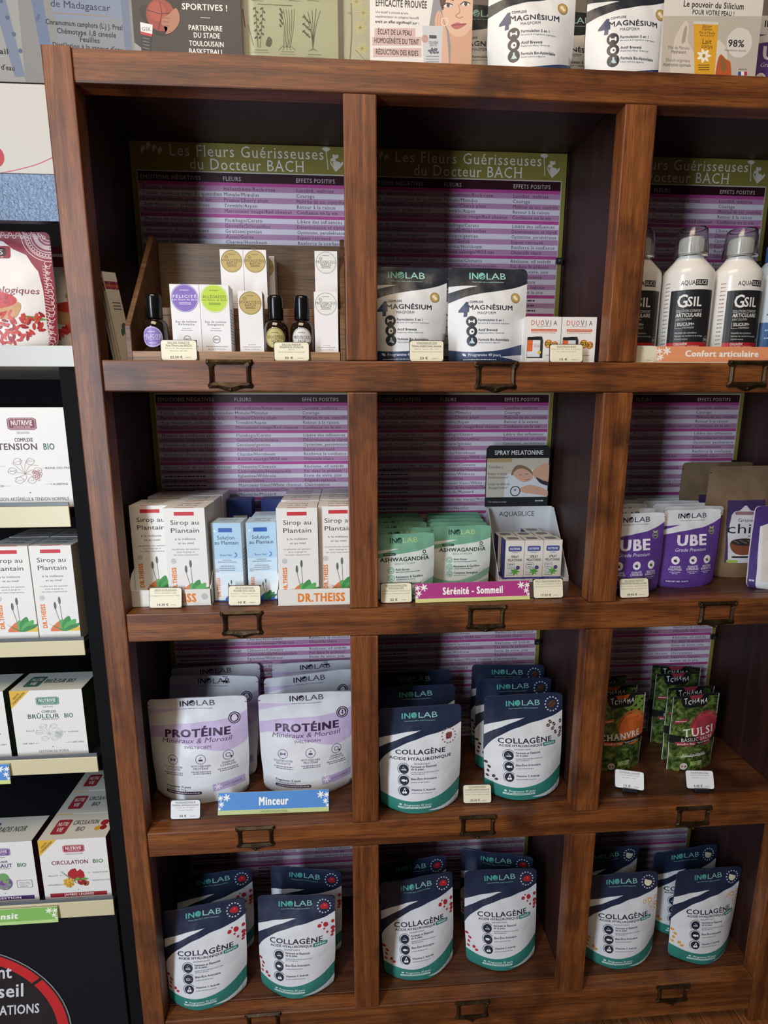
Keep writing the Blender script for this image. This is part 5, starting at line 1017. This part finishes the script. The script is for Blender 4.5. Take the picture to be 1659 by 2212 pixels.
z2 = SHZ[1]+.0004; p = PY(161, 1250, .042)
for i, (dx, y, t) in enumerate(((0, .042, 'front white syrup box at the right end of the black shelf'), (-.0672, .042, 'front white syrup box cut by the left edge, black shelf'), (.0005, .108, 'second white syrup box behind the right one, black shelf'), (-.067, .108, 'second white syrup box behind the left one, black shelf'))):
    sirop(p.x-.033+dx, y, t, 0, z2)
z2 = SHZ[2]+.0004; p = PY(183, 1550, .042); hB = .125
BR = nut('DÉTOX', 'COMPLEXE', 'BRÛLEUR', 'x', '#4f8a78', '#4a6a5c', 'GESTION DU POIDS', [(.22, .60, 'FUCUS', .31, .60), (.82, .63, 'GUARANA', .70, .63), (.17, .79, 'THÉ VERT', .28, .79), (.86, .79, 'CAFÉ VERT', .74, .79)], True, 'green', '#4a7a66')
for dx, t in ((0, 'white box with teal plaque and yellow corner, right on the black shelf'), (-.128, 'white box with dark green side cut by the left edge')):
    carton('bruleur', BR, BW, hB, BD, 'supplement_box', t, (p.x-BW/2+dx, .042, z2), 0, 'white herbal complex boxes', side='#2c4632', side_fn=side_txt('#52705a'), top_fn=nut_top('#3f6a5c', ('BRÛLEUR BIO',), False), top='#cfd1cc')
z2 = SHZ[3]+.0004; p = PY(236, 1880, .042); p.x = min(p.x, UR+.003)
CI = nut('CARDIOVASCULAIRE', '', 'CIRCULATION', '', '#a02c44', '#7a2a50', 'JAMBES LÉGÈRES', [(.16, .60, 'MÉLILOT', .27, .60), (.86, .575, 'VIGNE ROUGE', .70, .575), (.16, .755, 'HAMAMÉLIS', .27, .755), (.88, .71, "MARRON D'INDE", .74, .71)], True, 'red', '#3f7a45', '#9c1f2c', .74)
for y, t in ((.042, 'front white circulation box with red maple leaf beside the cabinet'), (.106, 'second circulation box behind the maple leaf box'), (.170, 'rearmost circulation box behind the maple leaf box')):
    carton('circ', CI, BW, hB, BD, 'supplement_box', t, (p.x-BW/2, y, z2), 0, 'white circulation boxes', side='#6a1a22', side_fn=side_txt('#9a4a4c'), top_fn=nut_top('#a02c38', ('CIRCULATION', 'BIO'), True), top='#d8d4ca')
carton('noir', nut('DIGESTION', 'RADIS NOIR', 'ARTICHAUT', 'x', '#6a4a94', '#4a3a80', 'DIGESTION', [], False, 'art', '#3f7a55', '#4a2a64', .66), BW, hB, BD, 'supplement_box', 'white black radish and artichoke box with purple side at the left edge', (p.x-BW*1.5-.010, .042, z2), 0, 'white herbal complex boxes', side='#3d2248', side_fn=side_txt('#6a4a74'), top_fn=nut_top('#6a4a94', ('RADIS NOIR',), False), top='#cfd0cc')
p = PY(122, 1950, .026); strip('Transit', '#7fb85a', .196, .031, 'green strip clipped to the lowest price rail', (p.x-.098, .0245, SHZ[3]-.030), 0, 4, ('', '#b7d68a'), .30, 'r', .15)
p = PY(17, 1640, .026); strip('Minceur', '#4a86cc', .196, .036, 'blue strip end clipped to the price rail at the left edge', (p.x-.098, .0245, SHZ[2]-.036), 0, 4, ('', '#c9d68a'), .3, 'r')

# ------------------------------------------------------------------ cards on top of the cabinet
class CardArt(Art):
    def __init__(s, x0, x1, y, ztop, zbot):
        super().__init__(x1-x0, ztop-zbot); s.x0, s.y, s.zt = x0, y, ztop; s.k = (y-CAM.y)/FPX
    def q(s, px, py): p = PY(px, py, s.y); return (p.x-s.x0)/s.W, (s.zt-p.z)/s.H
    def Q(s, pts): return [s.q(*p) for p in pts]
    def sc(s, px, py): return (PY(px+10, py, s.y).x-PY(px-10, py, s.y).x)/20, (PY(px, py-10, s.y).z-PY(px, py+10, s.y).z)/20
    def t(s, txt, px, py, hpx, wpx, c, **k): u, v = s.q(px, py); kx, kz = s.sc(px, py); return s.T(txt, u, v, hpx*kz/s.H, wpx*kx/s.W if wpx else None, c, **k)
    def c(s, px, py, r, c, l=2, **k): u, v = s.q(px, py); kx, kz = s.sc(px, py); return s.C(u, v, r*(kx+kz)/2/s.W, c, l, **k)
def topcard(name, cat, label, pxl, pxr, py_ref, y, bg, fn, h=.20, th=.0012, z0=TOPZ+.0004, group=None, foot=True):
    xa, xb = PY(pxl, py_ref, y).x, PY(pxr, py_ref, y).x; a = CardArt(xa, xb, y, z0+h, z0); W = xb-xa
    t = thing(name, label, cat, ((xa+xb)/2, y, z0), (0, 0, 0), group); m = MB(); m.box(-W/2, W/2, 0, th, 0, h, M(bg)); fn(a); a.emit(flat_front(W, h, 0), lambda v: m, 'card'); m.build('printed_card', t)
    if foot: f = MB(); f.mesh([(x, yy, zz) for x in (-.02, .02) for yy, zz in ((th+.0003, .001), (th+.0003, h*.45), (th+.055, 0))], [[0, 1, 2], [5, 4, 3], [0, 3, 4, 1], [1, 4, 5, 2], [2, 5, 3, 0]], M('#c9c4ba')); f.build('easel_foot', t)
    return t
def sport(a):
    a.P(a.Q([(285, 92), (312, 108), (312, 150), (285, 150)]), '#8d8a88', 1); a.B(a.Q([(300, 20), (330, 4), (345, -20), (395, -25), (388, 20), (378, 55), (362, 75), (340, 75), (322, 60)]), '#211d1d', 2)
    a.c(347, 33, 33, '#8c3a30', 3, n=30); a.c(340, 26, 20, '#9c4638', 4, n=20); a.L(a.Q([(318, 22), (345, 30), (378, 28)]), .006, '#3a1814', 5); a.L(a.Q([(345, 2), (350, 30), (342, 64)]), .006, '#3a1814', 5)
    a.B(a.Q([(352, 40), (366, 30), (380, 18), (388, 34), (386, 52), (374, 68), (358, 74), (362, 60), (350, 54)]), '#a06c58', 6)
    for k in range(3): a.L(a.Q([(352, 38+9*k), (366, 40+8*k)]), .012, '#8a5846', 7)
    a.P(a.Q([(303, 48), (330, 54), (325, 120), (306, 120)]), '#26262a', 4); a.P(a.Q([(303, 48), (330, 54), (329, 74), (304, 68)]), '#d6d3d0', 5); a.P(a.Q([(304, 68), (329, 74), (328, 80), (304, 74)]), '#a8323c', 5); a.t('GSIL', 317, 63, 8, 20, '#4a4a50', l=6)
    for k in range(4): a.L(a.Q([(309, 82+7*k), (323, 85+7*k)]), .004, '#8a8a90', 5)
    for s_, x, y, h, w_ in (('SPORTIVES !', 442, 16, 13, 97), ('PARTENAIRE', 444, 61, 11, 72), ('DU STADE', 447, 77, 11, 56), ('TOULOUSAIN', 446, 95, 11, 74), ('BASKETBALL', 446, 112, 11, 74)): a.t(s_, x, y, h, w_, '#dcd8d4', b=1)
    a.L(a.Q([(433, 38), (454, 39)]), .006, '#b5b0ac', 2); a.t('PLUS', 452, -8, 12, 40, '#dcd8d4', b=1)
topcard('advert_card', 'sign', 'dark advert card with basketball player standing on the cabinet', 288, 522, 60, .055, '#332f2e', sport)
def plantdraw(a, x, y, s, kind, c='#4d4c3c'):
    if kind == 0:
        for dx in (-8, 8):
            a.L(a.Q([(x+dx*.3, y+44*s), (x+dx, y-45*s)]), .007, c, 3)
            for k in range(9): a.c(x+dx*(1-.06*k)+(3 if k % 2 else -3), y-42*s+8*k*s, 4*s, c, 4, n=8, e=.55, rot=40 if k % 2 else -40)
        a.L(a.Q([(x-12, y+40*s), (x-24, y-6*s)]), .006, c, 3); a.B(a.Q([(x+14, y+38*s), (x+20, y+20*s), (x+28, y+28*s), (x+24, y+42*s)]), c, 3)
    elif kind == 1:
        for k in range(6): a.L(smooth(a.Q([(x-8+3*k, y+44*s), (x-6+4*k, y), (x-14+6*k, y-40*s)]), 4), .006, c, 3)
        for k in range(7): a.c(x-14+(k % 2)*3, y-40*s+6*k*s, 4*s, c, 4, n=8, e=.6, rot=50)
        for k in range(5): a.L(a.Q([(x+4*(k-2), y+40*s), (x+9*(k-2), y+50*s)]), .005, c, 3)
    else:
        for k in range(5): a.L(smooth(a.Q([(x+2, y+46*s), (x+3*k-4, y), (x+9*k-18, y-42*s+4*abs(k-3)*s)]), 4), .007, c, 3)
        for k in range(12): a.c(x-18+(k % 4)*4, y-24*s+5*k*s*.8, 4*s, c, 4, n=8, e=.5, rot=-30+60*(k % 2))
        for k in range(5): a.L(a.Q([(x+2, y+46*s), (x+2+5*(k-2), y+52*s)]), .004, c, 3)
def bota(a):
    a.P(a.Q([(522, 130), (516, -60), (532, -60), (534, 130)]), '#b9b7ab', 2); a.L(a.Q([(524, 20), (530, 60)]), .012, '#8a5a48', 3)
    for x, k in ((560, 0), (620, 1), (674, 2)): plantdraw(a, x, 60, .98, k)
    for x, y in ((565, 108), (622, 112), (680, 118)): a.L(a.Q([(x-14, y), (x+14, y+1)]), .005, '#55543f', 3); a.L(a.Q([(x-18, y+5), (x+18, y+6)]), .004, '#77765f', 3)
    a.L(a.Q([(556, 9), (632, 13)]), .007, '#55543f', 3)
    for x in (560, 640, 680): a.L(a.Q([(x-16, 1), (x+10, 3)]), .005, '#55543f', 3)
topcard('botanical_print', 'picture', 'pale green botanical print with three plant drawings on the cabinet', 514, 730, 60, .070, '#a7a68b', bota)
def bota2(a):
    a.L(smooth(a.Q([(757, -30), (760, 60), (756, 130)]), 4), .05, '#7d7a52', 2); a.t('78', 755, 29, 5, 7, '#55543f')
    for x, y in ((785, 28), (778, 60), (782, 105), (770, 4)):
        for k in range(6): a.c(x+9*cos(k*1.05), y+9*sin(k*1.05), 6, '#c9bd8a', 2, n=10, e=.5, rot=k*60); a.L(a.Q([(x, y), (x+14*cos(k*1.05), y+14*sin(k*1.05))]), .01, '#7f7a55', 3)
        a.c(x, y, 3, '#9a8f4a', 4, n=8)
    a.L(a.Q([(768, 108), (790, 132)]), .02, '#6f6d4a', 3)
topcard('botanical_print', 'picture', 'narrow botanical print with yellow flowers beside the face advert', 742, 800, 60, .085, '#b3b09c', bota2)
t = thing('acrylic_sheet', 'clear acrylic sheet leaning in front of the botanical prints', 'acrylic stand', (.40, .066, TOPZ+.0004)); m = MB(); m.box(-.112, .050, 0, .0012, 0, .19, glass('acrylic', (.96, .98, .95, 1), .04, 1.05)); m.build('clear_panel', t)
def face(a):
    a.P(a.Q([(945, -60), (1030, -60), (1022, 160), (915, 160), (925, 70)]), '#8f8c92', 1)
    a.B(a.Q([(955, 20), (958, -20), (985, -55), (1020, -50), (1030, -10), (1024, 40), (1014, 66), (995, 80), (975, 74), (962, 52)]), '#d9b39c', 3)
    a.P(a.Q([(968, 60), (1024, 40), (1018, 160), (972, 160), (974, 100)]), '#c99d86', 2); a.B(a.Q([(950, 0), (956, -35), (985, -62), (1025, -60), (1000, -44), (972, -26), (962, 6), (956, 22)]), '#5a4638', 4)
    for x, y in ((968, 12), (1006, 9)):
        a.B(a.Q([(x-11, y+2), (x-3, y-4), (x+9, y-1), (x+2, y+4)]), '#e6e0dc', 5); a.c(x, y, 4, '#4a4a48', 6, n=12); a.L(smooth(a.Q([(x-12, y+2), (x-3, y-5), (x+10, y-1)]), 4), .008, '#3f2f2a', 7); a.L(smooth(a.Q([(x-14, y-10), (x-2, y-15), (x+12, y-11)]), 4), .012, '#6a5040', 5)
    a.L(smooth(a.Q([(990, 10), (993, 26), (984, 34), (992, 39), (1000, 36)]), 4), .007, '#b5846e', 5); a.B(a.Q([(974, 55), (988, 49), (996, 51), (1008, 51), (996, 60), (984, 63)]), '#b5686a', 5); a.L(a.Q([(975, 55), (1007, 52)]), .006, '#8a4a4c', 6)
    a.O(*a.q(960, 48), .035, .006, '#efe4dc', 6, 18)
    a.B(a.Q([(942, 72), (938, 45), (946, 24), (954, 30), (960, 52), (966, 80), (968, 160), (940, 160)]), '#d3aa92', 4)
    for k in range(3): a.L(smooth(a.Q([(940+6*k, 66), (939+6*k, 42), (944+5*k, 26)]), 4), .005, '#b5866e', 5)
    a.P(a.Q([(912, 56), (957, 57), (952, 160), (916, 160)]), '#c3c4c8', 6); a.RR(*a.q(927, 76), *a.q(943, 84), '#4a4e5c', 7); a.t('COLLAGÈNE', 936, 92, 5, 20, '#4a4e5c', l=7, b=1); a.t('BEAUTÉ', 936, 98, 5, 15, '#4a4e5c', l=7); a.c(918, 84, 8, '#b9948c', 7, n=14)
    for k in range(8): a.c(928+2.4*k, 110+4*sin(k*2), 4, '#5a5f70', 7, n=8, e=.6, rot=k*50)
    for k in range(3): a.L(a.Q([(920, 122+6*k), (948, 122+6*k)]), .006, '#7a7e8c', 7)
    a.t('EFFICACITÉ PROUVÉE', 867, 8, 15, 110, '#2f2d2f', b=1)
    a.t("Une étude* a montré qu'une", 846, 27, 5, 70, '#5a585a'); a.t('supplémentation en collagène Naticol®', 858, 37, 5, 94, '#5a585a'); a.t('avait un effet significatif sur :', 858, 48, 6, 94, '#3a383a', b=1)
    for x0, x1, y0, y1, s_, w_ in ((809, 897, 61, 79, 'ÉCLAT DE LA PEAU', 73), (804, 910, 80, 98, 'HOMOGÉNÉITÉ DU TEINT', 96), (806, 910, 104, 123, 'RÉDUCTION DES RIDES', 91)):
        a.P(a.Q([(x0, y0), (x1, y0), (x1, y1), (x0, y1)]), '#c9aca8', 2); a.t(s_, (x0+x1)/2, (y0+y1)/2, 11, w_, '#2f2d2f', b=1)
topcard('advert_card', 'sign', 'white skin care advert card with a smiling face and rose text bands', 799, 1020, 60, .050, '#dcd8d4', face)
def silic(a):
    a.P(a.Q([(1425, -60), (1665, -60), (1665, 36), (1425, 34)]), '#d6d1c9', 1); a.P(a.Q([(1425, 34), (1665, 36), (1665, 200), (1425, 200)]), '#b9b0a4', 1)
    a.B(a.Q([(1455, 95), (1470, 60), (1482, 44), (1488, 60), (1486, 90), (1500, 120), (1498, 180), (1450, 180)]), '#cfc4b8', 2); a.B(a.Q([(1472, 92), (1478, 62), (1484, 58), (1480, 88)]), '#a8988a', 3); a.B(a.Q([(1510, 90), (1545, 84), (1570, 110), (1560, 180), (1510, 180)]), '#d3cabf', 2)
    a.t('Le pouvoir du Silicium', 1542, 11, 13, 130, '#2f2d2c', b=1); a.t('POUR VOTRE PEAU !', 1541, 28, 10, 90, '#2f2d2c', b=1)
    a.P(a.Q([(1498, 46), (1552, 48), (1542, 175), (1500, 175)]), '#d89f28', 5); a.P(a.Q([(1498, 46), (1552, 48), (1551, 54), (1498, 52)]), '#cfcac2', 6)
    for s_, y, h, w_ in (('Silicium', 57, 7, 20), ('Organique', 63, 5, 22), ('Miel de Manuka', 71, 5, 34), ('Beurre de Karité', 77, 4, 30), ('Lait', 90, 11, 20), ('corps', 100, 9, 24)): a.t(s_, 1527, y, h, w_, '#4a3818', l=7)
    for k in range(7): t_ = k*.9; x, y = 1520, 121; a.B(a.Q([(x, y), (x+9*cos(t_+.4), y+9*sin(t_+.4)), (x+16*cos(t_), y+16*sin(t_)), (x+9*cos(t_-.4), y+9*sin(t_-.4))]), '#efe8da', 7)
    a.c(1520, 121, 4, '#a8862f', 8, n=10)
    for k in range(3): a.L(a.Q([(1508, 141+5*k), (1532, 141+5*k)]), .006, '#5a4418', 7)
    a.c(1597, 93, 30, '#d3cec6', 4, n=30); a.t('98%', 1590, 94, 15, 34, '#2a2826', b=1, l=6); a.t("d'ingrédients naturels", 1588, 109, 4, 46, '#5a5650', l=6)
    a.B(a.Q([(1548, 140), (1556, 118), (1568, 128), (1578, 138), (1576, 180), (1546, 180)]), '#b5562a', 5); a.B(a.Q([(1555, 130), (1562, 124), (1570, 146), (1560, 156)]), '#8a6038', 6)
    a.t('Miel de Manuka', 1466, 103, 7, 46, '#7a736a', l=4); a.t('Hydratant', 1466, 112, 7, 32, '#4a443c', l=4); a.t('Silicium organique', 1464, 130, 7, 52, '#7a736a', l=4); a.t('Absorption optimale', 1462, 140, 7, 60, '#4a443c', l=4)
    for k, c_ in enumerate(('#2f4a8c', '#e6e4e0', '#b03038')): a.P(a.Q([(1594+6.5*k, 155), (1600.5+6.5*k, 155), (1600.5+6.5*k, 163), (1594+6.5*k, 163)]), c_, 5)
    a.t('FABRIQUÉ EN FRANCE', 1604, 150, 3, 18, '#55504a', l=5)
topcard('advert_card', 'sign', 'beige body milk advert card with yellow tube at the right end of the cabinet', 1431, 1643, 60, .036, '#cfc9c0', silic)
pouch('ube', ube_art, .114, .142, .024, WHT, '#8b86a6', 'yam_powder_pouch', 'pouch', 'purple yam powder pouch on top of the cabinet at the right corner', (1.108, .110, TOPZ+.0004), 0, 0, 0, 'purple yam powder pouches', 0)
# large oil label banner hanging on the wall at the left
def banner(a):
    a.P(a.Q([(-80, 240), (-60, -90), (30, -90), (62, 240)]), '#a3a5a6', 1)
    a.P(a.Q([(-40, -90), (-10, -90), (54, 166), (32, 166)]), '#7d8aa4', 2); a.P(a.Q([(56, -60), (82, -60), (112, 110), (92, 130)]), '#6f80a0', 2); a.P(a.Q([(255, -60), (272, -60), (288, 130), (272, 130)]), '#76839c', 2)
    a.P(a.Q([(92, -90), (256, -90), (272, 40), (118, 40)]), '#8794ae', 1); a.P(a.Q([(118, 40), (272, 40), (284, 140), (136, 140)]), '#8d949f', 1)
    a.t('Ravintsara feuille', 175, -22, 16, 150, '#2f3a4c'); a.t('de Madagascar', 174, 12, 15, 128, '#2f3a4c', rot=-2); a.L(a.Q([(118, 28), (236, 35)]), .004, '#a08a74', 3)
    for s_, x, y, w_ in (('Cinnamomum camphora (L.) J. Presl', 182, 53, 164), ('Chémotype 1,8 cineole', 187, 71, 126), ('Feuilles', 194, 86, 42), ("Distillation à la vapeur d'eau", 190, 102, 150)): a.t(s_, x, y, 11, w_, '#2c2f36', rot=-2, b=1)
    a.t('ail', 8, 111, 12, 18, '#2c2f36', b=1); a.t("d'eau", 17, 146, 11, 28, '#2c2f36', b=1, rot=-3); a.t('10ml', 82, 38, 9, 14, '#46506a', rot=70)
    for k in range(4): a.c(2+14*k, 2+36*k, 5, '#5c6a88', 3, n=8)
topcard('wall_banner', 'banner', 'large blurry grey oil label banner hanging behind the black shelving', -190, 300, 60, .575, '#8f9193', banner, h=.62, th=.003, z0=PY(60, 178, .575).z, foot=False)
